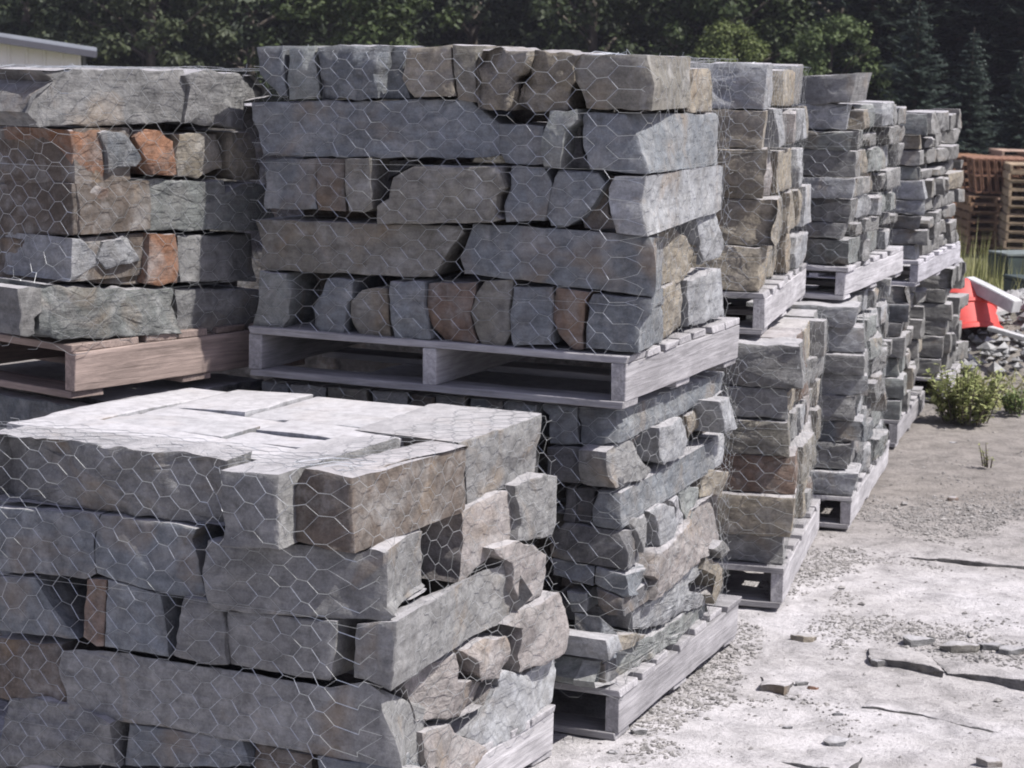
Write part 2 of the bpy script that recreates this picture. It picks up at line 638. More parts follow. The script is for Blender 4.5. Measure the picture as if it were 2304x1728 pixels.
ORD = ['first', 'second', 'third', 'fourth', 'fifth', 'sixth', 'seventh', 'eighth', 'ninth', 'tenth', 'eleventh', 'twelfth', 'thirteenth',
       'fourteenth', 'fifteenth', 'sixteenth']


def label_stones():
    from collections import defaultdict
    g = defaultdict(list)
    for r in REGISTRY:
        g[(r[0].key, r[1], r[2])].append(r)
    for k, rs in g.items():
        rs.sort(key=lambda r: r[3])
        for i, (s, f, c, _, o, col, sz) in enumerate(rs):
            side = {'F': 'shaded front', 'R': 'sunlit side'}[f]
            cn = {1: 'top course', 2: 'second course down', 3: 'third course down', 4: 'fourth course down', 5: 'fifth course down',
                  6: 'sixth course down', 7: 'seventh course down', 8: 'eighth course down', 9: 'ninth course down'}[c]
            tag(o, '%s %s stone, %s from left, %s, %s, %s' % (sz, CNAME[col], ORD[i], cn, side, s.phrase[4:]),
                'stone', 'stones of ' + s.phrase)
        

# ------------------------------------------------------------------ chicken wire net
def net(s, zt, zb, W, L, label, top=0.22, back=0.0, seed=1, off0=0.004, r=0.00055, left=0.0):
    """hexagonal netting wrapped round front and right face and folded over the top, draped on the stones"""
    allv, allf = [], []
    for V, Fc in BODIES[s.key]:
        o = len(allv)
        allv += V
        allf += [tuple(i + o for i in f) for f in Fc]
    bvh = BVHTree.FromPolygons([tuple(v) for v in allv], allf)
    px_, dyv = 0.05, 0.0245      # column pitch, half row height
    per = W + L
    nc = int(per / px_)
    nrow = int((zt - zb + top) / dyv)
    so = Vector((seed * 3.1, seed * 7.7, 0))
    rng = random.Random(seed)
    rc = 0.03

    def pos(p, q, off):
        # p along perimeter from left end of the front to the right end; q height above zb
        zz = zb + q
        over = 0.0
        if zz > zt:
            over = zz - zt
            zz = zt
        if p < W:
            u = W - p
            base = s.O + s.Fd * u
            nrm = -s.R
        else:
            base = s.O + s.R * (p - W)
            nrm = -s.Fd
        d = abs(p - W)
        if d < rc:
            k = 0.5 - 0.5 * d / rc
            other = -s.Fd if p < W else -s.R
            nrm = (nrm * (1 - k) + other * k).normalized()
        P = Vector((base.x, base.y, 0)) + nrm * (off if over == 0 else -over + 0.0)
        return Vector((P.x, P.y, s.O.z + zz + (off * 0.6 if over else 0))), nrm

    # lattice columns: two nodes per column pitch (flat twisted segment ends)
    hx = 0.0125
    nodes = {}

    def node(ci, ri, side):
        key = (ci, ri, side)
        if key in nodes:
            return key
        p = ci * px_ + side * hx + 0.004
        q = ri * dyv
        wp = Vector((p * 3, q * 3, 0)) + so
        p += noise.noise(wp) * 0.024 + noise.noise(wp * 5) * 0.009
        q += noise.noise(wp + Vector((9, 4, 2))) * 0.028 + noise.noise(wp * 5 + Vector((1, 4, 2))) * 0.008
        nodes[key] = [p, q, 0.0, 0.0]
        return key

    segs = []
    for ci in range(nc + 1):
        for ri in range(nrow + 1):
            if (ci + ri) % 2:
                continue
            a, b = node(ci, ri, -1), node(ci, ri, 1)
            segs.append((a, b, 1))
            for dr in (-1, 1):
                if 0 <= ri + dr <= nrow and ci + 1 <= nc:
                    segs.append((b, node(ci + 1, ri + dr, -1), 0))
    # drape
    zt_l = zt
    hit = {}
    for k, v in nodes.items():
        p, q = v[0], max(0, v[1])
        over = zb + q > zt
        if not over:
            P, nrm = pos(p, q, 0.12)
            loc, nn, idx, dist = bvh.ray_cast(P, -nrm, 0.3)
            hit[k] = (0.12 - dist) if loc is not None else -0.04
        else:
            P, nrm = pos(p, q, 0.0)
            P = P + Vector((0, 0, 0.15))
            loc, nn, idx, dist = bvh.ray_cast(P, Vector((0, 0, -1)), 0.4)
            hit[k] = (0.15 - dist) if loc is not None else 0.0
        hit[k] = max(-0.03, min(0.07, hit[k]))
        v[2] = hit[k] + off0
    adj = {k: [] for k in nodes}
    for a, b, t in segs:
        adj[a].append(b)
        adj[b].append(a)
    for it in range(14):
        nv = {}
        for k, v in nodes.items():
            m_ = sum(nodes[j][2] for j in adj[k]) / max(1, len(adj[k]))
            nv[k] = max(hit[k] + off0, m_ * 0.98)
        for k in nodes:
            nodes[k][2] = nv[k]
    V, Fc = [], []
    wp = {}
    for k, v in nodes.items():
        over = zb + v[1] > zt
        off = (v[2] if not over else min(v[2], .012)) + abs(noise.noise(Vector((v[0] * 6, v[1] * 6, 5)) + so)) * (0.008 if not over else 0.012)
        if v[1] < 0.02:
            off -= 0.0
        wp[k] = pos(v[0], max(0, v[1]), off)[0]

    def tube(A, B, rad):
        d = (B - A)
        if d.length < 1e-5 or d.length > 0.26:
            return
        d.normalize()
        x = d.orthogonal().normalized()
        y = d.cross(x)
        o = len(V)
        for P in (A, B):
            for k in range(3):
                an = 2.094 * k
                V.append(P + (x * math.cos(an) + y * math.sin(an)) * rad)
        for k in range(3):
            j = (k + 1) % 3
            Fc.append((o + k, o + j, o + 3 + j, o + 3 + k))

    for a, b, tw in segs:
        if rng.random() < 0.012:
            continue
        na, nb_ = nodes[a], nodes[b]
        rr_ = r * (1.45 if tw else 1.0)
        mids = []
        if (na[0] - W) * (nb_[0] - W) < 0:
            t = (W - na[0]) / (nb_[0] - na[0])
            mids.append((t, pos(W, max(0, na[1] + (nb_[1] - na[1]) * t), max(na[2], nb_[2], .004) * 1.42 + .004)[0]))
        zc = zt - zb
        if (na[1] - zc) * (nb_[1] - zc) < 0:
            t = (zc - na[1]) / (nb_[1] - na[1])
            mids.append((t, pos(na[0] + (nb_[0] - na[0]) * t, zc, max(na[2], nb_[2], .003) + .002)[0] + Vector((0, 0, .004))))
        mids.sort(key=lambda m_: m_[0])
        ch = [wp[a]] + [m_[1] for m_ in mids] + [wp[b]]
        for k_ in range(len(ch) - 1):
            tube(ch[k_], ch[k_ + 1], rr_)
    # straight tightening wires woven along the net every dozen rows
    for rr in range(5, nrow, 13):
        q = rr * dyv + 0.008
        if zb + q > zt:
            continue
        prev = None
        for i in range(int(per / 0.04)):
            p = i * 0.04
            ns = [nodes[k][2] for k in ((int(p / px_), rr, 1), (int(p / px_), rr + 1, 1), (int(p / px_), rr, -1), (int(p / px_), rr + 1, -1)) if k in nodes]
            off = (max(ns) if ns else 0.01) + 0.003
            P = pos(p, q + 0.012 * math.sin(p * 2.2 + rr), off)[0]
            if prev is not None:
                tube(prev, P, r * 0.9)
            prev = P
    # loose cut ends sticking up from the fold
    for i in range(int(per * 5)):
        p = rng.uniform(0.02, per - 0.02)
        P = pos(p, zt - zb + rng.uniform(0, top * .8), 0.012)[0]
        Q = P + Vector((rng.uniform(-.012, .012), rng.uniform(-.012, .012), rng.uniform(.003, .014)))
        tube(P, Q, r)
    b0 = s.O.copy()
    o = link('wire_net', mesh([v - b0 for v in V], Fc), WIRE)
    o.location = b0
    tag(o, label, 'wire netting', 'chicken wire nets round the stone loads')
    return o


# ================================================================== LOADS
T1 = Load('T1', 'the low near stack', -0.317, 4.14, 0.0, 26.6, 1.0, 0.93)
T2L = Load('T2L', 'the centre tower lower load', 0.273, 5.12, 0.0, 22.5, 1.02, 1.0)
T2U = Load('T2U', 'the centre tower upper load', 0.267, 5.087, 0.84, 23.5, 1.02, 0.85)
LTU = Load('LTU', 'the left tower upper load', -1.078, 5.19, 0.8215, 38, 1.0, 0.80, 0.135)
LTL = Load('LTL', 'the left tower lower load', -1.05, 5.16, 0.0, 38, 1.0, 0.80)
T3L = Load('T3L', 'the third tower lower load', 0.836, 6.423, 0.0, 14, 1.0, 1.05)
T3U = Load('T3U', 'the third tower upper load', 0.765, 6.55, 0.835, 14.5, 1.0, 1.0)
T4L = Load('T4L', 'the fourth tower lower load', 1.22, 7.549, 0.0, 16, 0.9, 1.2, 0.12)
T4U = Load('T4U', 'the fourth tower upper load', 1.185, 7.66, 0.82, 22, 0.9, 0.95, 0.12)
T5L = Load('T5L', 'the fifth tower lower load', 1.68, 9.2, 0.0, 17, 0.9, 1.0, 0.12)
T5U = Load('T5U', 'the fifth tower upper load', 1.746, 9.266, 0.70, 21, 0.9, 1.1, 0.115)
T6L = Load('T6L', 'the farthest tower lower load', 2.13, 10.45, 0.0, 18, 0.9, 0.8, 0.12)

# ---- T2U front, course 1 is the top
A = T2U.add
A('F', 1, 'A3', '120,90 330,80 335,325 350,475 300,475 155,300', 'blue', rough=.25, out=.0)
A('F', 1, 'A3', '345,85 560,82 585,300 605,493 365,495 345,200', 'green', rough=.8, out=.01)
A('F', 1, 'A3', '568,80 1110,75 1082,230 1052,300 1068,490 610,493 592,330', 'blue', rough=1.4, out=.02)
A('F', 1, 'A3', '1180,90 1290,90 1262,330 1330,480 1120,490 1100,330', 'blue', rough=.3, out=-.04)
A('F', 1, 'A3', '1285,100 1640,82 1640,250 1668,470 1345,485 1252,330 1292,150', 'tan', rough=.7)
A('F', 1, 'A3', '1650,75 1822,80 1810,250 1822,400 1815,520 1680,500 1662,300', 'olive', rough=.4)
A('F', 1, 'A4', '22,92 455,120 440,250 300,350 318,540 280,578 12,568 20,300', 'tan', rough=1.7, out=.02)
A('F', 1, 'A4', '462,118 835,135 758,240 780,320 690,590 430,592 352,560 372,400 440,270', 'tan', rough=1.7, out=.02)
A('F', 1, 'A4', '845,150 1360,150 1420,380 1400,582 885,568 850,430 780,310 762,240', 'olive', rough=.35, far='1720 165 1700 560', out=.01)
A('R', 1, 'A4', '1785,250 1885,262 1940,590 1702,590', 'tan', rough=.7, depth=.2)
A('F', 2, 'A3', '80,520 600,512 1770,495 1830,570 2005,700 2000,930 1880,955 180,938 130,800 85,650', 'blue', rough=.45, depth=.22)
A('F', 2, 'A4', '215,690 562,705 548,1000 370,1008 250,985 212,900', 'blue', rough=.25, out=-.01)
A('F', 2, 'A4', '600,590 815,577 818,650 742,730 708,870 692,1033 562,1028 548,880 580,700', 'green', rough=.7, out=.02)
A('F', 2, 'A4', '822,640 850,640 850,850 915,1035 700,1035 722,870', 'dark', rough=.5, out=-.05)  # set back; the shade of the recess is in its dark colour
A('F', 2, 'A4', '852,605 1180,608 1300,830 1390,1072 922,1042 862,860', 'blue', rough=.4, far='1950 600 1900 1010', out=.01)
A('F', 3, 'A3', '182,962 592,958 578,1190 578,1280 592,1352 180,1350 190,1180 172,1000', 'blue', rough=.2)
A('F', 3, 'A3', '602,957 798,960 805,1100 826,1363 596,1355 590,1190', 'brown', rough=.3)
A('F', 3, 'A3', '808,960 1008,952 1018,1350 960,1375 834,1368 812,1130', 'olive', rough=.25, out=.015)
A('F', 3, 'A3', '1022,980 1400,960 1300,1030 1160,1110 1140,1270 1030,1340', 'dark', rough=.4, out=-.09)  # lies deep behind its neighbours, shade painted as a dark colour
A('F', 3, 'A3', '1170,1105 1330,1022 2000,1020 2055,1180 1985,1240 1982,1400 2030,1430 1950,1458 1045,1468 1042,1332 1140,1272 1160,1150', 'olive', rough=.2, out=.02)
A('F', 3, 'A4', '305,1022 558,1032 620,1150 572,1400 560,1438 272,1450 262,1330 312,1200', 'blue', rough=.3)
A('F', 3, 'A4', '672,1048 980,1072 1045,1150 940,1320 850,1420 740,1488 612,1480 582,1380 642,1100', 'blue', rough=.2)
A('F', 3, 'A4', '1000,1082 1115,1092 1058,1180 1078,1400 1180,1508 875,1495 855,1425', 'brown', rough=.3, out=-.04)  # shaded part behind, its shade put into the brown
A('F', 3, 'A4', '1112,1102 1350,1092 1322,1300 1370,1560 1122,1540 1062,1300 1062,1190', 'pale', rough=.25, far='1900 1010 1985 1360', out=.02)
A('F', 4, 'A5', '160,120 1775,172 1800,230 1690,340 1590,530 1555,568 200,510 212,330 168,150', 'olive', rough=.15, depth=.24)
A('F', 4, 'A6', '70,150 1180,222 1440,260 1490,340 1502,500 1500,640 1480,725 1020,660 5,538 12,515 -25,420', 'blue', rough=.2, far='1580 235 1560 690')
A('R', 4, 'A6', '1582,232 1700,190 1800,282 1900,340 1880,500 1752,598 1562,645', 'tan', rough=.8, depth=.24)
A('R', 4, 'A6', '1880,100 2010,60 2060,330 2040,420 1900,480 1890,300', 'pale', rough=.7, depth=.2, out=.0)
A('F', 5, 'A5', '212,522 428,545 455,690 440,880 382,968 162,958 182,880 212,740', 'green', rough=.35)
A('F', 5, 'A5', '742,577 948,587 930,740 900,760 870,1008 702,998 642,930 638,800 702,700', 'blue', rough=.15)
A('F', 5, 'A5', '1012,672 1100,652 1212,652 1222,900 1238,1038 992,1010 924,870 924,750', 'olive', rough=.2, out=-.01)
A('F', 5, 'A5', '1232,602 1488,602 1500,780 1528,1048 1252,1048 1232,850 1218,700', 'blue', rough=.5, out=.02)
A('F', 5, 'A5', '1522,612 1898,602 1898,660 1850,850 1868,960 1915,1078 1642,1068 1560,960 1522,850', 'rust', rough=.4)
A('F', 5, 'A5', '1965,602 2175,585 2162,750 2162,1000 2120,1098 1945,1098 1884,960 1854,840 1902,680', 'olive', rough=.3)
A('F', 5, 'A6', '402,642 698,645 698,800 690,980 698,1088 402,1098 378,900', 'blue', rough=.35)
A('F', 5, 'A6', '712,652 985,680 950,760 918,1138 850,1128 742,1008 692,900 702,760', 'rust', rough=.35)
A('F', 5, 'A6', '1012,702 1465,732 1458,860 1368,880 1358,1148 952,1118 960,950 990,760', 'blue', rough=.4, far='1560 640 1560 1060')
A('R', 5, 'A6', '1565,650 1690,590 1758,640 1758,958 1568,1060', 'tan', rough=.7, depth=.24)
A('R', 5, 'A6', '1765,600 1910,552 2058,502 2068,860 1770,955', 'pale', rough=.6, depth=.24)
T2U.pallet('grey weathered pallet carrying the upper load of the centre tower')
T2U.core(0.79)

# ---- T2L front and side
A = T2L.add
for i, (a, b, c, d) in enumerate([(588, 645, 858, 'blue'), (650, 728, 866, 'grey'), (736, 826, 872, 'olive'), (838, 915, 880, 'grey'), (925, 972, 888, 'brown')]):
    A('F', 1, '', '%d,%d %d,%d %d,%d %d,%d' % (a, c, b, c + 6, b + 2, c + 95, a, c + 88), d, rough=.3)
A('F', 1, 'B3', '55,180 290,185 300,250 310,500 60,480', 'grey', rough=.6)
A('F', 1, 'B3', '320,200 570,215 580,300 580,520 330,500', 'blue', rough=.7)
A('F', 1, 'B3', '590,222 850,245 845,310 850,540 592,530', 'blue', rough=.4)
A('F', 1, 'C7', '78,372 398,398 398,560 418,745 372,750 150,740 132,450 70,420', 'blue', rough=.35)
A('F', 1, 'C7', '408,412 745,435 762,540 790,600 790,748 432,748 427,560 402,470', 'blue', rough=.7, far='1800 60 1800 280')
A('F', 2, 'C7', '130,768 770,772 690,930 800,1090 805,1160 540,1130 132,1090', 'dark', rough=.6, depth=.2)
A('R', 2, 'C7', '765,835 900,718 972,728 1022,900 1088,1010 1000,1090 900,1098 812,1165 788,1090', 'grey', rough=.7, depth=.1, out=.0)
A('R', 2, 'C7', '985,742 1162,615 1198,800 1218,932 1062,930 1012,830', 'olive', rough=.9, out=-.06, depth=.12)
A('R', 2, 'C7', '1192,602 1400,492 1438,522 1498,700 1450,850 1222,938 1196,750', 'pale', rough=.6, out=.02)
A('R', 2, 'C7', '1452,480 1620,372 1582,600 1490,718 1462,600', 'tan', rough=.9, out=-.01)
A('R', 2, 'C7', '1622,372 1722,360 1778,640 1572,642', 'brown', rough=.5, out=-.05)
A('R', 2, 'C7', '1732,342 1850,312 1908,600 1800,642 1742,420', 'pale', rough=.5, out=.05)
A('F', 3, 'C7', '302,1142 385,1150 385,1470 272,1458 300,1250', 'dark', rough=.2, out=-.02)
A('F', 3, 'C7', '392,1150 540,1162 580,1182 560,1250 530,1498 395,1470', 'dark', rough=.2, out=-.03)
A('F', 3, 'C7', '602,1182 808,1212 812,1540 782,1558 532,1498 547,1350', 'blue', rough=.4, far='1700 690 1700 985')
A('R', 3, 'C7', '1706,690 1790,640 1810,760 1792,900 1708,980', 'pale', rough=.5)
A('F', 4, 'B4', '262,165 378,65 790,128 855,240 875,300 868,430 640,400 262,338', 'dark', rough=.4, far='968 90 975 340')
A('R', 4, 'B4', '918,50 1048,2 1108,20 1060,130 992,290 972,140', 'grey', rough=.8, out=.02)
A('R', 4, 'C7', '1162,1402 1102,1372 1218,1302 1308,1322 1338,1500 1322,1655 1202,1698 1182,1500', 'pale', rough=.7, out=.02)
A('R', 4, 'C7', '1262,1272 1335,1222 1380,1330 1448,1488 1352,1508 1312,1320', 'white', rough=.7)
A('R', 4, 'C7', '1372,1202 1450,1147 1568,1152 1618,1202 1600,1270 1542,1350 1522,1478 1452,1488 1392,1330', 'green', rough=.6)
A('R', 4, 'C7', '1632,992 1818,992 1790,1228 1622,1238 1650,1080 1612,1012', 'tan', rough=.6, out=.01)
A('R', 5, 'B4', '1440,-30 1600,-158 1638,-140 1638,188 1500,308 1400,388 1250,518 1070,655 1100,500 1062,468 1120,300 1250,180 1400,62', 'pink', rough=.8, out=.03)
A('F', 5, 'B4', '262,345 600,400 600,545 290,470', 'blue', rough=.4, depth=.2)
A('F', 5, 'B4', '612,402 862,470 868,620 822,638 640,560 610,540', 'blue', rough=.6, far='1075 355 1052 650')
A('F', 6, 'B4', '392,592 548,602 550,748 432,748', 'blue', rough=.3)
A('F', 6, 'B4', '622,562 828,650 848,788 702,778 642,700', 'dark', rough=.4)
A('R', 6, 'B4', '1062,692 1250,520 1360,440 1430,352 1490,312 1498,420 1402,450 1392,580 1508,620 1555,700 1350,758 1150,878 982,898 980,752', 'pale', rough=.7, out=.02)
A('R', 6, 'B4', '1502,322 1600,380 1658,450 1620,600 1562,698 1545,620 1580,560 1570,460 1490,420', 'tan', rough=.5, out=.03)
A('R', 6, 'B4', '1562,262 1620,192 1700,272 1640,338', 'white', rough=.7, out=.05, depth=.08)
A('F', 7, 'B4', '432,772 655,802 688,950 728,1138 442,1060 442,900', 'blue', rough=.6, far='760 1000 850 1060', out=.02)
A('R', 7, 'B4', '732,1148 860,1060 1060,958 1350,762 1555,695 1568,780 1470,830 1100,1108 870,1308 692,1348 682,1300', 'green', rough=.6, out=.01)
A('R', 7, 'B4', '722,980 828,930 848,1050 742,1128', 'pale', rough=.6, out=.02)
A('R', 7, 'B4', '852,942 960,912 1048,940 960,1010 862,1058', 'tan', rough=.8, out=.02, depth=.12)
A('F', 8, 'B4', '400,1090 690,1160 700,1340 560,1320 400,1290', 'dark', rough=.4)
T2L.pallet('grey pallet on the ground under the centre tower')
T2L.core(0.80, rear=.14)

# ---- T1 (near, low)
A = T1.add
A('F', 1, 'A7', '-150,482 0,495 560,545 1100,590 1500,650 1722,690 1700,850 1690,950 1720,1208 760,1088 0,1000 -150,985', 'grey', rough=.9, depth=.15)
A('F', 1, 'B1', '178,692 618,725 638,900 658,1298 330,1285 212,1275 212,1120 182,900', 'grey', rough=.4, out=.06, depth=.5)
A('F', 1, 'B1', '842,672 1198,745 1213,1000 1238,1338 765,1238 752,1000 735,900 775,770', 'brown', rough=.3, far='2110 475 2100 1010')
A('R', 1, 'B3', '322,545 490,478 930,318 934,780 740,868 540,938 402,1068 382,900 370,700', 'grey', rough=.45, depth=.3)
A('F', 2, 'A7', '-100,1045 758,1095 720,1290 735,1558 660,1603 250,1560 -100,1540', 'blue', rough=.15)
A('F', 2, 'A7', '778,1102 1250,1167 1518,1217 1480,1290 1530,1450 1568,1690 1595,1738 1420,1750 1200,1700 830,1590 752,1560 728,1400 735,1200', 'blue', rough=.2)
A('F', 2, '', '470,1215 660,1226 799,1252 822,1240 857,1247 859,1330 863,1372 884,1392 855,1402 640,1383 500,1369 480,1350 463,1280', 'grey', rough=.45, far='951 1192 951 1340')
A('R', 2, 'B3', '312,1092 530,942 668,902 718,1100 690,1328 500,1448 340,1598 292,1638 330,1300 322,1180', 'pink', rough=.4, depth=.22)
A('R', 2, 'B3', '742,872 930,782 1078,812 1068,900 1048,1140 1028,1258 920,1288 735,1308 760,1170 742,1000', 'grey', rough=.7, out=.03)
A('F', 3, 'A8', '-50,182 258,172 480,520 598,658 -50,588', 'blue', rough=.15)
A('F', 3, 'A8', '672,192 818,192 788,718 742,718 642,640 642,400', 'rust', rough=.3)
A('F', 3, 'A8', '832,192 1100,272 1238,322 1260,520 1308,798 800,718', 'blue', rough=.2)
A('F', 3, 'A8', '1432,342 1558,352 1638,382 1698,430 1738,600 1755,858 1552,848 1332,788 1372,600 1382,500', 'grey', rough=.7, out=.01)
A('F', 3, '', '507,1373 640,1388 757,1400 752,1470 742,1530 640,1518 515,1496 508,1440', 'grey', rough=.3)
A('F', 3, '', '802,1406 890,1398 885,1480 876,1558 820,1530 792,1528', 'grey', rough=.4, far='1150 1262 1140 1400')
A('R', 3, 'B2', '1642,-38 1830,-108 1960,-58 2048,0 2068,120 2040,328 1862,418 1800,250 1790,60 1700,30', 'pink', rough=.5, out=.03)
A('R', 3, 'B4', '2,860 82,760 370,602 385,640 440,850 444,980 400,1078 92,1232 90,880', 'pink', rough=.5, out=.045)
A('R', 4, 'B2', '1432,772 1600,662 1788,642 1760,830 1700,968 1552,998 1520,850 1470,792', 'pink', rough=1., out=.03)
A('R', 4, 'B2', '1052,950 1378,785 1368,1000 1558,992 1698,1002 1620,1198 1450,1268 1292,1298 1102,1308 1042,1130 1002,1020', 'pink', rough=1., out=.03)
A('R', 4, 'B2', '1692,962 1740,902 1880,942 2168,802 2178,900 2140,1148 1960,1298 1640,1538 1482,1430 1560,1300 1622,1190 1700,1030', 'pale', rough=.3, out=.02)
A('F', 4, '', '136,1464 220,1464 500,1508 764,1551 816,1536 848,1558 852,1601 878,1668 898,1740 640,1686 347,1635 156,1606 143,1540 130,1505', 'grey', rough=.35, far='955 1590 955 1745')
A('F', 4, 'A8', '-50,652 438,722 448,890 518,1168 100,1138 -50,1110', 'brown', rough=.3)
A('F', 5, 'A8', '32,1152 150,1112 520,1182 848,1312 868,1655 -50,1655', 'grey', rough=.9, out=.02)
A('F', 5, 'A8', '982,1322 1858,1452 1928,1655 942,1655', 'blue', rough=.2)
A('F', 5, '', '565,1675 632,1688 700,1700 700,1800 570,1790', 'brown', rough=.3, out=-.02)
A('F', 5, '', '712,1702 875,1728 880,1850 712,1820', 'blue', rough=.4, far='960 1690 960 1790')
A('R', 5, 'B2', '1092,1392 1300,1322 1330,1380 1402,1420 1500,1440 1636,1540 1500,1655 1392,1750 1100,1950 1102,1655', 'pink', rough=.5, out=.02)
for i, (u0, v0, u1, v1, dz, c) in enumerate([(0.30, .152, .86, .293, 0, 'white'), (.16, .298, .505, .407, -.004, 'white'), (.51, .297, .852, .452, .003, 'pale'),
                                             (.17, .412, .495, .553, .003, 'white'), (.50, .457, .852, .562, -.006, 'white'), (.20, .558, .622, .702, 0, 'pale'),
                                             (.10, .707, .622, .87, .004, 'white'), (.628, .567, .852, .87, .004, 'white'), (.857, .152, .99, .87, .004, 'white'), (.17, .152, .295, .293, -.002, 'pale')]):
    O = T1.O + Vector((0, 0, 0.838 + dz * .5 - .085))
    P = [(v0, u0), (v1, u0), (v1 - .003 * (i % 3), u1), (v0 + .004 * (i % 2), u1)]
    V, Fc = stone_mesh([(p[1], p[0]) for p in P], O + Vector((0, 0, .085)), T1.Fd, Vector((0, 0, -1)), T1.R, 0.085, .03, 900 + i, res=.02, outline_noise=.002)
    BODIES['T1'].append((V, Fc))
    b0 = sum(V, Vector()) / len(V)
    o = link('stone_slab', mesh([v - b0 for v in V], Fc, True, 38), STONE, None, (*[x * 1.0 for x in COL[c]], .12))
    o.location = b0
    tag(o, ['long pale slab right behind the near edge stones', 'pale slab in the second row, on the right', 'greyer slab in the second row, on the left',
            'pale slab in the third row, on the right', 'sunken pale slab in the third row, on the left', 'grey slab in the fourth row, on the right',
            'long pale slab at the back, on the right', 'pale slab at the back, left of the long one', 'narrow slab running front to back along the left edge',
            'short grey slab behind the near corner stone'][i] + ', top of near stack', 'stone slab', 'flat slabs on top of the near stack')
T1.pallet('pale pallet under the low near stack, its end beside the centre tower')
T1.core(0.72)

# ---- LT
A = LTU.add
A('F', 1, 'A1', '-60,242 278,242 160,330 238,500 100,618 -60,638', 'brown', rough=.5)
A('R', 1, 'A1', '380,197 1448,195 1488,330 1478,460 1430,598 700,638 352,638 272,540 330,400 462,280', 'grey', rough=.6, out=.0)
A('R', 1, 'A1', '1452,232 1600,202 2018,242 2150,352 2158,400 1950,440 1940,658 1452,608 1492,330', 'grey', rough=1., out=.02)
A('F', 2, 'A1', '-60,652 538,662 552,1078 -60,1058', 'brown', rough=.3, depth=.2)
A('R', 2, 'A1', '545,667 798,662 838,1078 592,1078 562,800', 'orange', rough=.5)
A('R', 2, 'A1', '792,682 850,662 960,682 1078,802 1128,900 1078,958 940,958 852,1008 832,850', 'blue', rough=.7, out=.01)
A('R', 2, 'A1', '1062,722 1150,662 1288,682 1378,762 1388,1000 1368,1018 1192,1018 1132,900', 'orange', rough=.8)
A('R', 2, 'A1', '1392,702 1728,702 1758,958 1620,1008 1560,1048 1402,1028 1382,780', 'tan', rough=.7)
A('R', 2, 'A1', '1812,692 1978,692 2048,960 2048,1058 1852,1048 1802,950', 'tan', rough=.8)
A('F', 3, 'A1', '-60,1082 560,1090 570,1250 572,1400 575,1480 -60,1488', 'brown', rough=.3)
A('R', 3, 'A1', '570,1090 735,1092 612,1250 602,1400 740,1462 575,1480', 'brown', rough=.3)
A('R', 3, 'A1', '742,1092 848,1112 838,1458 762,1478 612,1400 602,1252', 'rust', rough=.5)
A('R', 3, 'A1', '942,1042 1740,1062 1762,1148 1900,1082 2058,1082 2098,1330 2098,1448 1092,1448 1002,1330 952,1180', 'green', rough=.8)
A('F', 4, 'A2', '-60,122 545,132 550,300 540,468 -60,488', 'brown', rough=.5)
A('R', 4, 'A2', '560,132 620,135 768,260 788,330 620,418 552,462', 'pale', rough=.6)
A('R', 4, 'A2', '832,162 1048,92 1078,200 1128,300 1000,338 862,358 782,280', 'pale', rough=1., out=.01)
A('R', 4, 'A2', '732,382 900,362 1060,322 1168,400 1148,488 752,478', 'brown', rough=.6, out=-.02)
A('R', 4, 'A2', '1172,92 1378,92 1398,240 1388,478 1252,498 1162,478', 'orange', rough=.6, out=.01)
A('R', 4, 'A2', '1402,112 2000,92 2000,458 1412,468', 'grey', rough=.5)
A('F', 5, 'A2', '-60,512 128,512 148,848 -60,858', 'dark', rough=.4)
A('R', 5, 'A2', '145,512 348,512 348,700 272,758 288,878 162,878', 'grey', rough=.6)
A('R', 5, 'A2', '372,492 860,520 1378,522 1342,650 1398,868 500,918 342,868 352,700', 'green', rough=.9, out=.01)
A('R', 5, 'A2', '1402,522 2000,522 2000,818 1422,858', 'grey', rough=.5)
LTU.pallet('tan pallet with a broad plank side under the left tower upper load', (0.265, 0.21, 0.185))
LTU.core(0.80)


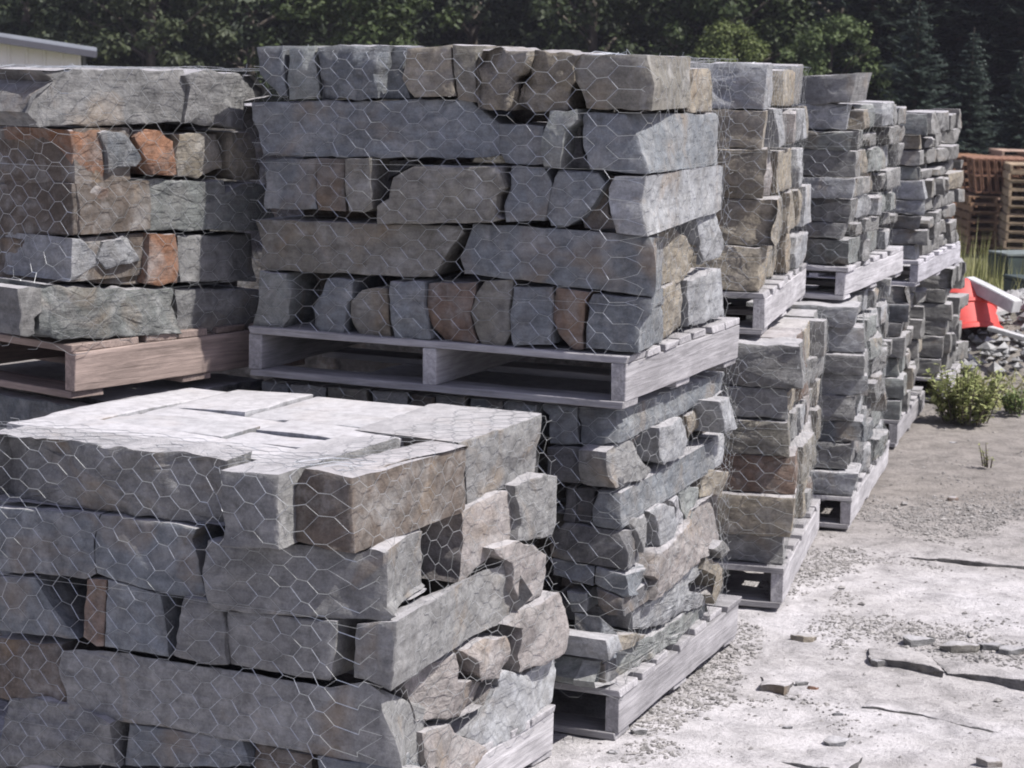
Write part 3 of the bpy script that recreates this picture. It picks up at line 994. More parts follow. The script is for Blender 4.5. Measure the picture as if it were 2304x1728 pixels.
def rough_tower(s, courses, zt, pal, seed, wf=0.34, maxl=0.36, gapf=.005, outs=.02):
    """a load laid in courses: a corner stone at the front and random stones along the sunlit side"""
    rng = random.Random(seed)
    zs = [s.ph + 0.004]
    hs = [rng.uniform(.75, 1.3) for _ in range(courses)]
    tot = sum(hs)
    for h in hs:
        zs.append(zs[-1] + h / tot * (zt - s.ph))
    for ci in range(courses):
        z0, z1 = zs[ci], zs[ci + 1] - gapf
        cn = courses - ci

        def quad(a, b, lo, hi):
            w_ = b - a
            kind = rng.random()
            j = lambda k: rng.uniform(-k, k)
            if kind < .35:        # sawn block
                return [(a + j(.003), lo), (b + j(.003), lo), (b + j(.006), hi + j(.003)), (a + j(.006), hi + j(.003))]
            if kind < .6:         # skewed block
                k1, k2 = j(.22) * w_, j(.22) * w_
                return [(a + max(0, k1), lo), (b + min(0, k2), lo), (b - max(0, k2) * .7, hi + j(.006)), (a - min(0, k1) * .7, hi + j(.006))]
            if kind < .8:         # rounded river-like end
                m = (lo + hi) / 2
                return [(a + w_ * .14, lo), (b - w_ * .1, lo), (b, m - (hi - lo) * .15), (b - w_ * .02, m + (hi - lo) * .2), (b - w_ * .2, hi), (a + w_ * .1, hi - .004), (a, m)]
            return [(a, lo + j(.006)), ((a + b) / 2 + j(.03), lo), (b, lo + max(0, j(.015))), (b - abs(j(.2)) * w_, hi - abs(j(.02))), ((a + b) / 2 + j(.03), hi), (a + abs(j(.2)) * w_, hi - abs(j(.012)))]
        col = rng.choice(pal)
        lr = rng.uniform(0.06, maxl * .8)
        ov = rng.uniform(-.015, outs * 1.2)
        P = [(-ov + rng.uniform(-.012, .012), z0), (wf + .05, z0), (wf + .05, z1), (-ov + rng.uniform(-.012, .012), z1 + rng.uniform(-.004, .004))]
        s.add('F', cn, '', '', col, depth=lr, out=rng.uniform(-.01, outs * .7), rough=rng.choice([.25, .4, .6, .9]), local=P, seed=rng.randint(0, 9999))
        y = lr + rng.uniform(0.004, .03)
        end = s.L + rng.uniform(-.06, .02)
        while y < end - .04:
            l_ = min(rng.choice([.07, .1, .14, .2, maxl, maxl * .8]) * rng.uniform(.8, 1.2), end - y)
            if l_ < .05:
                break
            s.add('R', cn, '', '', rng.choice(pal), depth=rng.uniform(.14, .22), out=rng.choice([-.03, -.012, 0, 0, .008, .012, outs]), rough=rng.choice([.3, .5, .75, 1.0]),
                  local=quad(y, y + l_, z0, z1 - rng.choice([0, 0, .008, .02])), seed=rng.randint(0, 9999))
            y += l_ + rng.uniform(0.001, .009)


TB = Load('TB', 'an added block behind the centre tower', 0.836 - .98 * math.cos(math.radians(14)), 6.423 + .98 * math.sin(math.radians(14)), 0.0, 24, 1.3, 1.0, 0.0)
TB.core(1.5, 0.26)  # added block that closes the view, so the pallet openings stay dark
rough_tower(LTL, 3, 0.80, ['blue', 'dark', 'pink'], 4, wf=.6, maxl=.6)
LTL.core(.78)
LTL.pallet('dark pallet on the ground below the left tower')
rough_tower(T3L, 6, 0.815, ['tan', 'tan', 'grey', 'olive', 'rust', 'pale', 'pink', 'grey'], 21, maxl=.30, outs=.04)
T3L.core(.78)
T3L.pallet('grey pallet on the ground under the third tower')
rough_tower(T3U, 5, 0.83, ['tan', 'grey', 'tan', 'pale', 'tan', 'pale', 'pink'], 33, maxl=.34, outs=.025)
T3U.core(.78)
T3U.pallet('grey pallet carrying the third tower upper load')
rough_tower(T4L, 8, 0.81, ['grey', 'green', 'pale', 'grey', 'pale', 'blue'], 45, maxl=.32, outs=.04, gapf=.005)
T4L.core(.78)
T4L.pallet('grey pallet on the ground under the fourth tower')
rough_tower(T4U, 7, 0.70, ['grey', 'green', 'pale', 'pale', 'tan', 'grey'], 52, maxl=.30, outs=.03, gapf=.005)
T4U.core(.66)
T4U.pallet('grey pallet carrying the fourth tower upper load', (0.42, 0.41, 0.42))
rough_tower(T5L, 7, 0.70, ['grey', 'blue', 'green', 'olive', 'tan'], 68, maxl=.34, outs=.03, gapf=.005)
T5L.core(.68)
T5L.pallet('grey pallet on the ground under the fifth tower')
rough_tower(T5U, 9, 0.75, ['grey', 'green', 'olive', 'pale', 'tan'], 79, maxl=.30, outs=.03, gapf=.005)
T5U.core(.72)
T5U.pallet('pale pallet carrying the fifth tower upper load', (0.5, 0.49, 0.52))
rough_tower(T6L, 6, 0.66, ['grey', 'green', 'olive', 'tan'], 83, maxl=.45, outs=.03, gapf=.005)
T6L.core(.62)
T6L.pallet('grey pallet under the farthest tower')
# top slab of the fourth tower
T4U.add('F', 1, '', '1793,172 1927,165 1910,228 1798,240', 'grey', depth=.3, rough=.6, out=.01)
label_stones()
_sz = []
for rg_ in REGISTRY:
    o_ = rg_[4]
    pts_ = [(o_.location + v_.co) for v_ in list(o_.data.vertices)[::7]]
    xs_ = [(p_ - EYE).dot(RT) / (p_ - EYE).dot(fw) for p_ in pts_]
    ys_ = [(p_ - EYE).dot(UP) / (p_ - EYE).dot(fw) for p_ in pts_]
    a_ = (max(xs_) - min(xs_)) * (max(ys_) - min(ys_))
    if rg_[0].key in ('LTL', 'T6L'):
        a_ *= .05
    _sz.append((a_, o_))
_sz.sort(key=lambda t_: -t_[0])
V, Fc = [], []
for a_, o_ in _sz[300:]:
    b_ = len(V)
    V += [v_.co + o_.location for v_ in o_.data.vertices]
    Fc += [tuple(b_ + k_ for k_ in p_.vertices) for p_ in o_.data.polygons]
    bpy.data.objects.remove(o_, do_unlink=True)
o = link('small_stones', mesh(V, Fc, True, 38), STONE, None, (.17, .168, .16, .5))
tag(o, 'small grey stones filling the sides of the far towers', 'stones', None, 'stuff')

# ---- nets
net(T2U, 0.835, 0.115, 1.02, 0.86, 'chicken wire netting round the upper load of the centre tower', seed=2)
net(T1, 0.845, 0.10, 1.0, 0.93, 'chicken wire netting round the low near stack, folded over its top', seed=3, top=.2)
net(T2L, 0.825, 0.10, 1.0, 1.0, 'chicken wire netting round the lower load of the centre tower', seed=4, top=.02)
net(LTU, 0.80, 0.11, 0.9, 0.8, 'chicken wire netting round the upper load of the left tower', seed=5)
net(T3U, 0.81, 0.11, 0.5, .93, 'chicken wire netting round the upper load of the third tower', seed=6, top=.1)
net(T3L, 0.81, 0.11, 0.5, 1.05, 'chicken wire netting round the lower load of the third tower', seed=7, top=.02)
net(T4U, 0.67, 0.10, 0.5, 0.88, 'chicken wire netting round the upper load of the fourth tower', seed=8, top=.05)
net(T4L, 0.80, 0.10, 0.4, 1.05, 'chicken wire netting round the lower load of the fourth tower', seed=9, top=.02)


# ================================================================== GROUND
def terrain(x, y):
    z = 0.0
    # yard falls away past the towers
    t = min(1, max(0, (y - 12.5) / 12))
    z -= 1.3 * t * t * (3 - 2 * t)
    # rubble bank on the right
    dx, dy = (x - 3.4) / 1.35, (y - 11.9) / 0.75
    z += 0.42 * math.exp(-(dx * dx + dy * dy) ** 1.3)
    return z


def g_h(x, y):
    z = terrain(x, y)
    if y < 13:
        p = Vector((x, y, 0))
        z += noise.noise(p * 1.1) * 0.012 + noise.noise(p * 4) * 0.006 + noise.noise(p * 13) * 0.004 + noise.noise(p * 34) * 0.0022
        z -= 0.010
    return z


# one sheet: fine spacing in the seen part of the yard, coarse out to the horizon
xs = [-300, -120, -50, -25, -12, -6, -3, -1.5] + [-1.0 + 0.022 * i for i in range(200)] + [3.5 + .1 * i for i in range(20)] + [6, 8, 12, 20, 35, 60, 120, 300]
ys = [-200, -50, -10, 0, 2, 3.5] + [4.2 + 0.026 * i for i in range(240)] + [10.5 + .1 * i for i in range(30)] + [14, 15, 16, 18, 20, 22, 25, 30, 40, 60, 120, 300]
V = [(x, y, g_h(x, y)) for y in ys for x in xs]
nx = len(xs)
Fc = [(j * nx + i, j * nx + i + 1, (j + 1) * nx + i + 1, (j + 1) * nx + i) for j in range(len(ys) - 1) for i in range(nx - 1)]
o = link('ground', mesh(V, Fc, True), GROUND)
tag(o, 'pale dusty stone yard ground', None, None, 'structure')


def blob_chip(V, Fc, c, r, rng, flat=0.5):
    base = [(1, 0, 0), (-1, 0, 0), (0, 1, 0), (0, -1, 0), (0, 0, 1), (0, 0, -1)]
    fs = [(0, 2, 4), (2, 1, 4), (1, 3, 4), (3, 0, 4), (2, 0, 5), (1, 2, 5), (3, 1, 5), (0, 3, 5)]
    o = len(V)
    a = rng.uniform(0, 6.28)
    sx, sy, sz = rng.uniform(.6, 1.4), rng.uniform(.5, 1.1), flat * rng.uniform(.6, 1.3)
    for (x, y, z) in base:
        x, y, z = x * sx + rng.uniform(-.35, .35), y * sy + rng.uniform(-.35, .35), z * sz
        V.append(Vector((x * math.cos(a) - y * math.sin(a), x * math.sin(a) + y * math.cos(a), z)) * r + c)
    Fc += [tuple(o + i for i in f) for f in fs]


rng = random.Random(11)
GRAVEL = plain('grey_gravel', (0.215, 0.205, 0.195), 0.9, 0, 0.6, 25)
V, Fc = [], []
n_ = 0
BANDS = []
for (a, b, rr, wt) in [((1660, 1395), (1560, 1560), .07, 2.2), ((1560, 1560), (1450, 1640), .06, 1.6), ((1960, 1400), (2304, 1478), .07, 2.6), ((1880, 1470), (1900, 1330), .05, 1.2),
                       ((1750, 1330), (1900, 1230), .09, 1.4), ((2080, 1180), (2304, 1120), .16, 1.2), ((1500, 1680), (1430, 1700), .05, 1.0)]:
    pa, pb = (on_plane(*q, Vector((0, 0, 0)), Vector((0, 0, 1))) for q in (a, b))
    for k in range(9):
        c_ = pa.lerp(pb, k / 8)
        BANDS.append((c_.x, c_.y, rr, wt))
while n_ < 17000:
    y = rng.uniform(4.7, 12) if rng.random() < .75 else rng.uniform(5, 8)
    x = rng.uniform(0.2, 3.0)
    if x > 0.26 * y + .3:
        continue
    d = noise.noise(Vector((x * 1.7, y * 1.7, 3))) + 0.45 * noise.noise(Vector((x * 5, y * 5, 8))) - .2
    d += sum(w_ * math.exp(-((x - a) ** 2 + ((y - b) * .8) ** 2) / (rr * rr)) for a, b, rr, w_ in BANDS) * (.35 + abs(noise.noise(Vector((x * 9, y * 9, 4)))))
    if rng.random() > max(0.015, 0.06 + d * 1.3):
        continue
    r = rng.choice([.0025, .003, .004, .005, .007]) * rng.uniform(.7, 1.3)
    if rng.random() < .012:
        r *= 2.2
    blob_chip(V, Fc, Vector((x, y, g_h(x, y) + r * .25)), r, rng)
    n_ += 1
o = link('gravel', mesh(V, Fc), GRAVEL)
tag(o, 'grey gravel and stone chips strewn over the yard', 'gravel', None, 'stuff')


# thin slabs of stone half buried in the dust: their near edges make the dark ledges
def ledge(pxs, label, col, back=0.32, h=0.03, seed=0, cat='ground slab'):
    P = []
    for (x, y) in pxs:
        q = on_plane(x, y, Vector((0, 0, h)), Vector((0, 0, 1)))
        P.append((q.x, q.y))
    P = P + [(q[0] + back * .15 + .05 * math.sin(q[0] * 9), q[1] + back * (1 + .3 * math.sin(q[0] * 13))) for q in P[::-1]]
    V, Fc = stone_mesh(P, Vector((0, 0, h)), Vector((1, 0, 0)), Vector((0, 0, -1)), Vector((0, 1, 0)), h + .03, .35, seed, res=.02, outline_noise=.006)
    # the slab dips back into the ground
    y0 = min(p[1] for p in P)
    V = [Vector((v.x, v.y, v.z - max(0, (v.y - y0)) / back * (h + .002))) for v in V]
    b0 = sum(V, Vector()) / len(V)
    me = mesh(V, Fc, True, 38)
    o = link('ground_slab', me, STONE, None, (.13, .125, .12, .6))
    me.materials.append(GROUND)
    for p_ in me.polygons:
        if p_.normal.z > .6:
            p_.material_index = 1
    tag(o, label, cat, 'flat slabs sunk in the yard dust')


ledge([(1982, 1232), (2060, 1237), (2180, 1250), (2330, 1262)], 'thin straight slab edge in the dust, farthest of the ledges', 'white', .30, .02, 301)
ledge([(1958, 1462), (2040, 1474), (2130, 1498)], 'broken grey slab with a dark ledge in the middle of the yard', 'pale', .22, .022, 302)
ledge([(2136, 1490), (2220, 1506), (2330, 1530)], 'grey slab ledge running out at the right edge of the yard', 'pale', .22, .022, 303)
ledge([(1940, 1575), (2060, 1592), (2220, 1625), (2330, 1650)], 'long thin slab edge nearer than the broken ledge', 'white', .26, .013, 304)
ledge([(1714, 1533), (1768, 1546)], 'small flat slab beside the centre tower pallet', 'pale', .16, .014, 305)
ledge([(1655, 1686), (1760, 1702), (1900, 1735)], 'nearest slab edge at the foot of the yard', 'white', .16, .010, 306)

# loose chips one can count
for i, (x, y, r, c, nm) in enumerate([(1800, 1532, .018, 'grey', 'small grey rounded chip'), (1828, 1543, .014, 'orange', 'small reddish chip'),
                                      (1886, 1600, .016, 'dark', 'dark flat chip'), (1440, 1645, .022, 'grey', 'grey lump of grit'), (1772, 1632, .012, 'dark', 'tiny dark chip'),
                                      (1880, 1668, .03, 'pale', 'pale broken flake'), (1815, 1430, .032, 'tan', 'tan splinter of stone'), (2070, 1440, .04, 'grey', 'grey shard on the broken ledge'),
                                      (2160, 1455, .045, 'olive', 'long dark shard behind the ledge'), (2275, 1462, .04, 'grey', 'shard near the right end of the ledge'),
                                      (2225, 1452, .035, 'dark', 'dark chunk behind the ledge'), (1380, 1600 + 90, .02, 'dark', 'dark grit lump before the pallet corner'),
                                      (1985, 1480, .03, 'grey', 'grey fragment by the left end of the broken ledge'), (2232, 1712, .03, 'pale', 'white chip in the near dust'),
                                      (2142, 990, .018, 'dark', 'dark pebble below the green bush'), (2140, 1122, .02, 'rust', 'rusty pebble on the grey far yard')]):
    q = on_plane(x, y, Vector((0, 0, 0)), Vector((0, 0, 1)))
    rg = random.Random(500 + i)
    P = [(math.cos(t * 1.05 + rg.uniform(-.2, .2)) * r * rg.uniform(.7, 1.5), math.sin(t * 1.05) * r * rg.uniform(.4, .9)) for t in range(6)]
    V, Fc = stone_mesh(P, Vector((0, 0, r * .55)), Vector((1, 0, 0)), Vector((0, 0, -1)), Vector((0, 1, 0)), r * .8, .6, 600 + i, res=r / 3)
    o = link('stone_chip', mesh(V, Fc, True, 30), STONE, None, (*COL[c], .6))
    o.location = (q.x, q.y, g_h(q.x, q.y) + .002)
    tag(o, nm + ' lying in the yard dust' if 'ledge' not in nm and 'dust' not in nm and 'yard' not in nm and 'bush' not in nm else nm, 'stone chip', 'loose chips on the yard')

# ---- rubble bank
RUB = plain('rubble', (0.26, 0.26, 0.255), 0.9, 0, 0.5, 14, .01)
V, Fc = [], []
rng = random.Random(5)
for i in range(2200):
    x, y = rng.uniform(2.2, 4.2), rng.uniform(10.9, 12.9)
    z = terrain(x, y)
    if z < .06:
        continue
    r = rng.uniform(.008, .03) if rng.random() < .85 else rng.uniform(.03, .055)
    blob_chip(V, Fc, Vector((x, y, z + r * .2)), r, rng, .7)
o = link('rubble', mesh(V, Fc), RUB)
tag(o, 'grey broken rubble heaped behind the green bush', 'rubble', None, 'stuff')


# ================================================================== VEGETATION
def leafs(V, Fc, c, R, n, size, rng, asp=0.5, up=0.3, shell=0.5):
    for i in range(n):
        d = Vector((rng.gauss(0, 1), rng.gauss(0, 1), rng.gauss(0, 1))).normalized()
        p = c + Vector((d.x * R[0], d.y * R[1], d.z * R[2])) * (shell + (1 - shell) * rng.random()) 
        nrm = (d + Vector((rng.uniform(-1, 1), rng.uniform(-1, 1), rng.uniform(-.4, 1) + up))).normalized()
        a = nrm.orthogonal().normalized()
        a.rotate(Matrix.Rotation(rng.uniform(0, 6.28), 3, nrm))
        b = nrm.cross(a)
        s = size * rng.uniform(.6, 1.3)
        o = len(V)
        V.extend([p - a * s, p + b * s * asp, p + a * s, p - b * s * asp])
        Fc.append((o, o + 1, o + 2, o + 3))


LEAF_D = leaf_mat('broad_leaves', (0.030, 0.043, 0.024), (0.068, 0.086, 0.044))
LEAF_S = leaf_mat('spruce_needles', (0.026, 0.038, 0.029), (0.062, 0.082, 0.062))
LEAF_B = leaf_mat('bush_leaves', (0.17, 0.20, 0.07), (0.38, 0.40, 0.19))


def tube_mesh(V, Fc, pts, k=7):
    o = len(V)
    for i, (p, r) in enumerate(pts):
        d = (pts[min(i + 1, len(pts) - 1)][0] - pts[max(i - 1, 0)][0]).normalized()
        x = d.orthogonal().normalized()
        y = d.cross(x)
        for j in range(k):
            an = 6.283 * j / k
            V.append(p + (x * math.cos(an) + y * math.sin(an)) * r)
    for i in range(len(pts) - 1):
        for j in range(k):
            q = (j + 1) % k
            Fc.append((o + i * k + j, o + i * k + q, o + (i + 1) * k + q, o + (i + 1) * k + j))


def broad_meshes(seed, h, r):
    rng = random.Random(seed)
    V, Fc = [], []
    tops = []
    tube_mesh(V, Fc, [(Vector((0, 0, -.3)), h * .022), (Vector((rng.uniform(-.1, .1), 0, h * .3)), h * .017), (Vector((rng.uniform(-.3, .3), 0, h * .7)), h * .009), (Vector((0, 0, h * .95)), h * .003)])
    for i in range(12):
        t = rng.uniform(.08, .85)
        a = rng.uniform(0, 6.28)
        e = Vector((math.cos(a) * r * .75, math.sin(a) * r * .75, h * t + rng.uniform(.2, .8)))
        tube_mesh(V, Fc, [(Vector((0, 0, h * t * .8)), h * .008), (e * .5 + Vector((0, 0, h * t * .42)), h * .005), (e, h * .002)], 5)
    tm = mesh(V, Fc, True)
    V, Fc = [], []
    for i in range(150):
        t = rng.random() ** .8
        a = rng.uniform(0, 6.28)
        rr = r * (math.sin(math.pi * min(1, .12 + t * .86)) ** .6) * rng.uniform(.35, 1.0)
        c = Vector((math.cos(a) * rr, math.sin(a) * rr, h * (.02 + .95 * t)))
        cr = rng.uniform(.28, .62) * r / 2.4
        leafs(V, Fc, c, (cr, cr, cr * .75), 150, .075, rng, .6, .5, .35)
    return tm, mesh(V, Fc)


def spruce_meshes(seed, h, r):
    rng = random.Random(seed)
    V, Fc = [], []
    tube_mesh(V, Fc, [(Vector((0, 0, -.3)), h * .02), (Vector((0, 0, h * .5)), h * .01), (Vector((0, 0, h)), h * .0015)])
    tm = mesh(V, Fc, True)
    V, Fc = [], []
    z = h * .04
    while z < h * .985:
        t = z / h
        R = r * (1 - t) ** .85 + .03
        nb = int(8 + 12 * (1 - t))
        a0 = rng.uniform(0, 6.28)
        for i in range(nb):
            a = a0 + 6.283 * i / nb + rng.uniform(-.25, .25)
            L = R * rng.uniform(.5, 1.15)
            zj, dr = rng.uniform(-.16, .16) * (1 - t), rng.uniform(.1, .4)
            dv = Vector((math.cos(a), math.sin(a), 0))
            side = Vector((-dv.y, dv.x, 0))
            n = max(4, int(L / .035))
            for k in range(n):
                s = (k + .5) / n
                p = Vector((0, 0, z + zj)) + dv * L * s + Vector((0, 0, -dr * L * s + .26 * L * s * s))
                w_ = (1 - s * .75) * L * .30 + .02
                for sd in (-1, 1):
                    q = p + side * sd * w_ * rng.uniform(.5, 1) + dv * w_ * .5 + Vector((0, 0, rng.uniform(-.06, .01)))
                    wd = dv * .018 + Vector((0, 0, rng.uniform(-.01, .014)))
                    o = len(V)
                    V.extend([p - wd, p + wd, q + wd * .5, q - wd * .5])
                    Fc.append((o, o + 1, o + 2, o + 3))
        z += rng.uniform(.11, .16) * (1 - t * .35) * (h / 4) ** .5
    return tm, mesh(V, Fc)


BR = [broad_meshes(s, 7.5, 2.6) for s in (1, 2, 3)]
SP = [spruce_meshes(s, 5.0, 1.5) for s in (11, 12)]


def tree(kind, v, x, y, sc_, rz, label, col, zs=1.0):
    tm, cm = (BR if kind == 'b' else SP)[v]
    root = empty('broadleaf_tree' if kind == 'b' else 'spruce_tree', (x, y, terrain(0, y)), rz)
    root.scale = (sc_, sc_, sc_ * zs)
    tag(root, label, 'tree', 'trees of the wood edge behind the yard')
    t = bpy.data.objects.new('trunk', tm)
    c = bpy.data.objects.new('crown', cm)
    if not tm.materials:
        tm.materials.append(BARK)
        cm.materials.append(LEAF_D if kind == 'b' else LEAF_S)
    for o_ in (t, c):
        C.objects.link(o_)
        o_.parent = root
    c.color = (col[0] * .82, col[1] * .82, col[2] * .82, 1)
    return root


def pxx(x, Y):
    return at_y(x, 200, Y).x


LB = 'broadleaf tree at the wood edge, '
TREES = [('b', 0, 60, 46, .95, 'grey green, behind the low white building'), ('b', 1, 330, 45, .9, 'pale green, just right of the low white building'),
         ('b', 2, 560, 47, 1.0, 'dull green, above the gap beside the centre tower'), ('b', 0, 800, 45, .8, 'yellow green, over the left end of the centre tower'),
         ('b', 1, 1060, 49, 1.05, 'dark, over the middle of the centre tower'), ('b', 2, 1330, 47, .95, 'dark green, over the right part of the centre tower'),
         ('b', 0, 1640, 46, .85, 'with a bright yellow green bough, over the third tower'), ('b', 1, 1880, 48, .95, 'loose light green, over the fourth tower')]
COLS = [(1.0, 1.0, .95), (1.1, 1.05, .95), (.9, .95, .9), (1.05, 1.15, .7), (.6, .65, .6), (.75, .8, .6), (1.0, 1.1, .7), (.8, .9, .6)]
for (k, v, X, Y, s_, lb), c_ in zip(TREES, COLS):
    tree(k, v, pxx(X, Y), Y, s_, random.Random(X).uniform(0, 6), LB + lb, c_)
tree('b', 0, pxx(1640, 42), 42, .475, 1.0, 'small yellow green tree, sunlight painted in, top showing over the third tower', (2.3, 2.2, 1.3))  # added tree; raised crown tint paints a sunlit bough
tree('b', 2, pxx(1868, 42), 42, .50, 2.2, 'small light green tree whose top shows over the fourth tower', (1.8, 1.9, 1.3))
for i, X in enumerate([-60, 220, 480, 760, 1040, 1300, 1560, 1820, 2080, 2350]):  # same leaves as the front row, low tint paints their shade
    tree('b', (i + 1) % 3, pxx(X, 54), 54, 1.25, i * 1.3, 'tall broadleaf tree, shade painted in, in the second row, %s from the left' % ORD[i], (.45, .5, .42))
SPR = [(2060, 36, .80, 0, 'spruce with a pointed top above the fifth tower'), (2185, 38, .70, 1, 'dim spruce right of the pointed one'),
       (2300, 36, .62, 0, 'bluish spruce at the right edge of the view'), (1960, 43, 1.5, 1, 'tall dark spruce above the fourth tower'),
       (2150, 44, 1.7, 0, 'tall blackish spruce between the small spruces'), (2290, 43, 1.6, 1, 'tall blackish spruce behind the pallet piles')]
for (X, Y, s_, v, lb) in SPR:
    tree('s', v, pxx(X, Y), Y, s_, X * .7, lb, (1.0, 1.05, 1.1) if s_ < 1 else (.45, .5, .5))

# dense wood behind
V, Fc = [], []
rng = random.Random(3)
for i in range(260):
    c = Vector((rng.uniform(-19, 24), rng.uniform(57, 64), rng.uniform(-1, 9)))
    leafs(V, Fc, c, (1.6, 1.2, 1.4), 90, .22, rng, .7, .2, .2)
o = link('far_wood', mesh(V, Fc), LEAF_D, None, (.3, .34, .3, 1))  # low leaf tint paints the shade between the trees
tag(o, 'mass of the wood behind the front trees, shade painted in', 'woods', None, 'stuff')
V, Fc = [], []
for i in range(41):
    for j in range(9):
        x = -60 + i * 3
        V.append((x, 64 + j * 4 + noise.noise(Vector((x * .1, j, 0))) * 2, -1.6 + j * 2.4))
Fc = [(j + i * 9, j + 1 + i * 9, j + 10 + i * 9, j + 9 + i * 9) for i in range(40) for j in range(8)]
o = link('hill', mesh(V, Fc, True), plain('wooded_slope', (0.025, 0.035, 0.018), .95, 0, .6, 1.5))
tag(o, 'dark wooded hillside', None, None, 'structure')


# ---- bush, weeds
def stem_plant(name, loc, h, spread, ns, leaf, rng, label, group, cat='plant', col=(1, 1, 1), mat=None, per=26, asp=.35):
    root = empty(name, loc)
    tag(root, label, cat, group)
    V, Fc, V2, F2 = [], [], [], []
    for i in range(ns):
        a = rng.uniform(0, 6.28)
        rr = spread * math.sqrt(rng.random())
        tip = Vector((math.cos(a) * rr, math.sin(a) * rr, h * rng.uniform(.35, 1.0) * (1.1 - .4 * rr / spread)))
        b = Vector((math.cos(a) * rr * .55, math.sin(a) * rr * .55, 0))
        mid = (b + tip) / 2 + Vector((0, 0, h * .08))
        tube_mesh(V, Fc, [(b, .004), (mid, .003), (tip, .0015)], 4)
        for k in range(per):
            t = rng.uniform(.02, 1)
            p = b.lerp(mid, t * 2) if t < .5 else mid.lerp(tip, t * 2 - 1)
            d = Vector((rng.gauss(0, 1), rng.gauss(0, 1), rng.uniform(-.2, .9))).normalized()
            q = p + d * leaf * rng.uniform(.7, 1.4)
            sd = d.cross(Vector((0, 0, 1))).normalized() * leaf * asp * rng.uniform(.6, 1)
            o_ = len(V2)
            m_ = (p + q) / 2 + Vector((0, 0, leaf * .12))
            V2.extend([p, m_ - sd, q, m_ + sd])
            F2.append((o_, o_ + 1, o_ + 2, o_ + 3))
    link('stem', mesh(V, Fc, True), BARK, root)
    link('foliage', mesh(V2, F2), mat or LEAF_B, root, (*col, 1))


rng = random.Random(8)
q = on_plane(2168, 948, Vector((0, 0, 0)), Vector((0, 0, 1)))
stem_plant('leafy_bush', q, .33, .21, 64, .034, rng, 'bright yellow green leafy bush at the foot of the far towers', None, 'bush')
q = on_plane(2286, 930, Vector((0, 0, 0)), Vector((0, 0, 1)))
stem_plant('leafy_bush', q, .14, .10, 16, .026, rng, 'low dark green weed at the right edge by the rubble', 'low weeds by the rubble bank', 'weed', (.45, .55, .45))
q = on_plane(2225, 1050, Vector((0, 0, 0)), Vector((0, 0, 1)))
stem_plant('dry_weed', q, .14, .05, 7, .014, rng, 'thin wispy weed stems standing in the grey yard', 'low weeds by the rubble bank', 'weed', (.8, .8, .7), None, 8)
V, Fc = [], []
for i in range(16000):
    k = rng.random()
    wd = .006
    if k < .8:
        y = rng.uniform(13.2, 26)
        x = rng.uniform(.17, .29) * y
        hh = rng.uniform(.10, .32) * (1 + max(0, noise.noise(Vector((x * .9, y * .5, 2)))) * 2.2)
        wd = .011
    elif k < .92:
        x, y = rng.uniform(2.1, 4.2), rng.uniform(10.3, 11.0)
        hh = rng.uniform(.02, .09)
    else:
        x, y = rng.uniform(2.5, 4.2), rng.uniform(12.2, 13.2)
        hh = rng.uniform(.05, .2)
    z = g_h(x, y)
    a = rng.uniform(0, 6.28)
    d = Vector((math.cos(a), math.sin(a), 0)) * wd
    tip = Vector((x + rng.gauss(0, .06), y + rng.gauss(0, .06), z + hh))
    o_ = len(V)
    V.extend([Vector((x, y, z)) - d, Vector((x, y, z)) + d, tip])
    Fc.append((o_, o_ + 1, o_ + 2))
o = link('grass', mesh(V, Fc), leaf_mat('dry_grass', (.16, .17, .06), (.34, .33, .16)), None, (1, 1, 1, 1))
tag(o, 'rank yellow green grass beyond the rubble bank', 'grass', None, 'stuff')


# ================================================================== THINGS ON THE RIGHT
def boxm(dx, dy, dz, bev=.003, seed=0, wob=0.0):
    bm = bmesh.new()
    bmesh.ops.create_cube(bm, size=1)
    bmesh.ops.scale(bm, vec=(dx, dy, dz), verts=bm.verts)
    bmesh.ops.subdivide_edges(bm, edges=bm.edges, cuts=4, use_grid_fill=True)
    for v in bm.verts:
        n3 = noise.noise_vector(v.co * 5 + Vector((seed, 0, 0)))
        v.co += n3 * wob
    bmesh.ops.bevel(bm, geom=[e for e in bm.edges if e.calc_face_angle(0) > 1.0], offset=bev, segments=2, affect='EDGES')
    me = bpy.data.meshes.new('b')
    bm.to_mesh(me)
    bm.free()
    return me


# red plastic tub lying on its side
root = empty('plastic_tub', at_y(2172, 662, 11.7))
tag(root, 'red ribbed plastic tub lying on the rubble beside the far tower', 'tub')
V, Fc = [], []
prof = [(0, .10), (.0, .15), (.02, .165), (.10, .172), (.105, .18), (.12, .18), (.125, .173), (.22, .178), (.23, .19), (.25, .19), (.25, .18), (.10, .16), (.02, .15)]
K = 40
for i, (d, r) in enumerate(prof):
    for j in range(K):
        an = 6.283 * j / K
        V.append(Vector((r * math.cos(an), -d, r * math.sin(an) * .92)))
for i in range(len(prof) - 1):
    for j in range(K):
        k = (j + 1) % K
        Fc.append((i * K + j, i * K + k, (i + 1) * K + k, (i + 1) * K + j))
Fc.append(tuple(range(K)))
tb = link('tub_body', mesh(V, Fc, True, 40), plain('red_plastic', (0.50, 0.05, 0.04), .6, 0, .2, 12), root)
tb.rotation_euler = (math.radians(62), math.radians(10), math.radians(35))
tb.location = (-.06, 0, .02)
tb.scale = (1.2, 1.2, 1.2)
V2, F2 = [], []
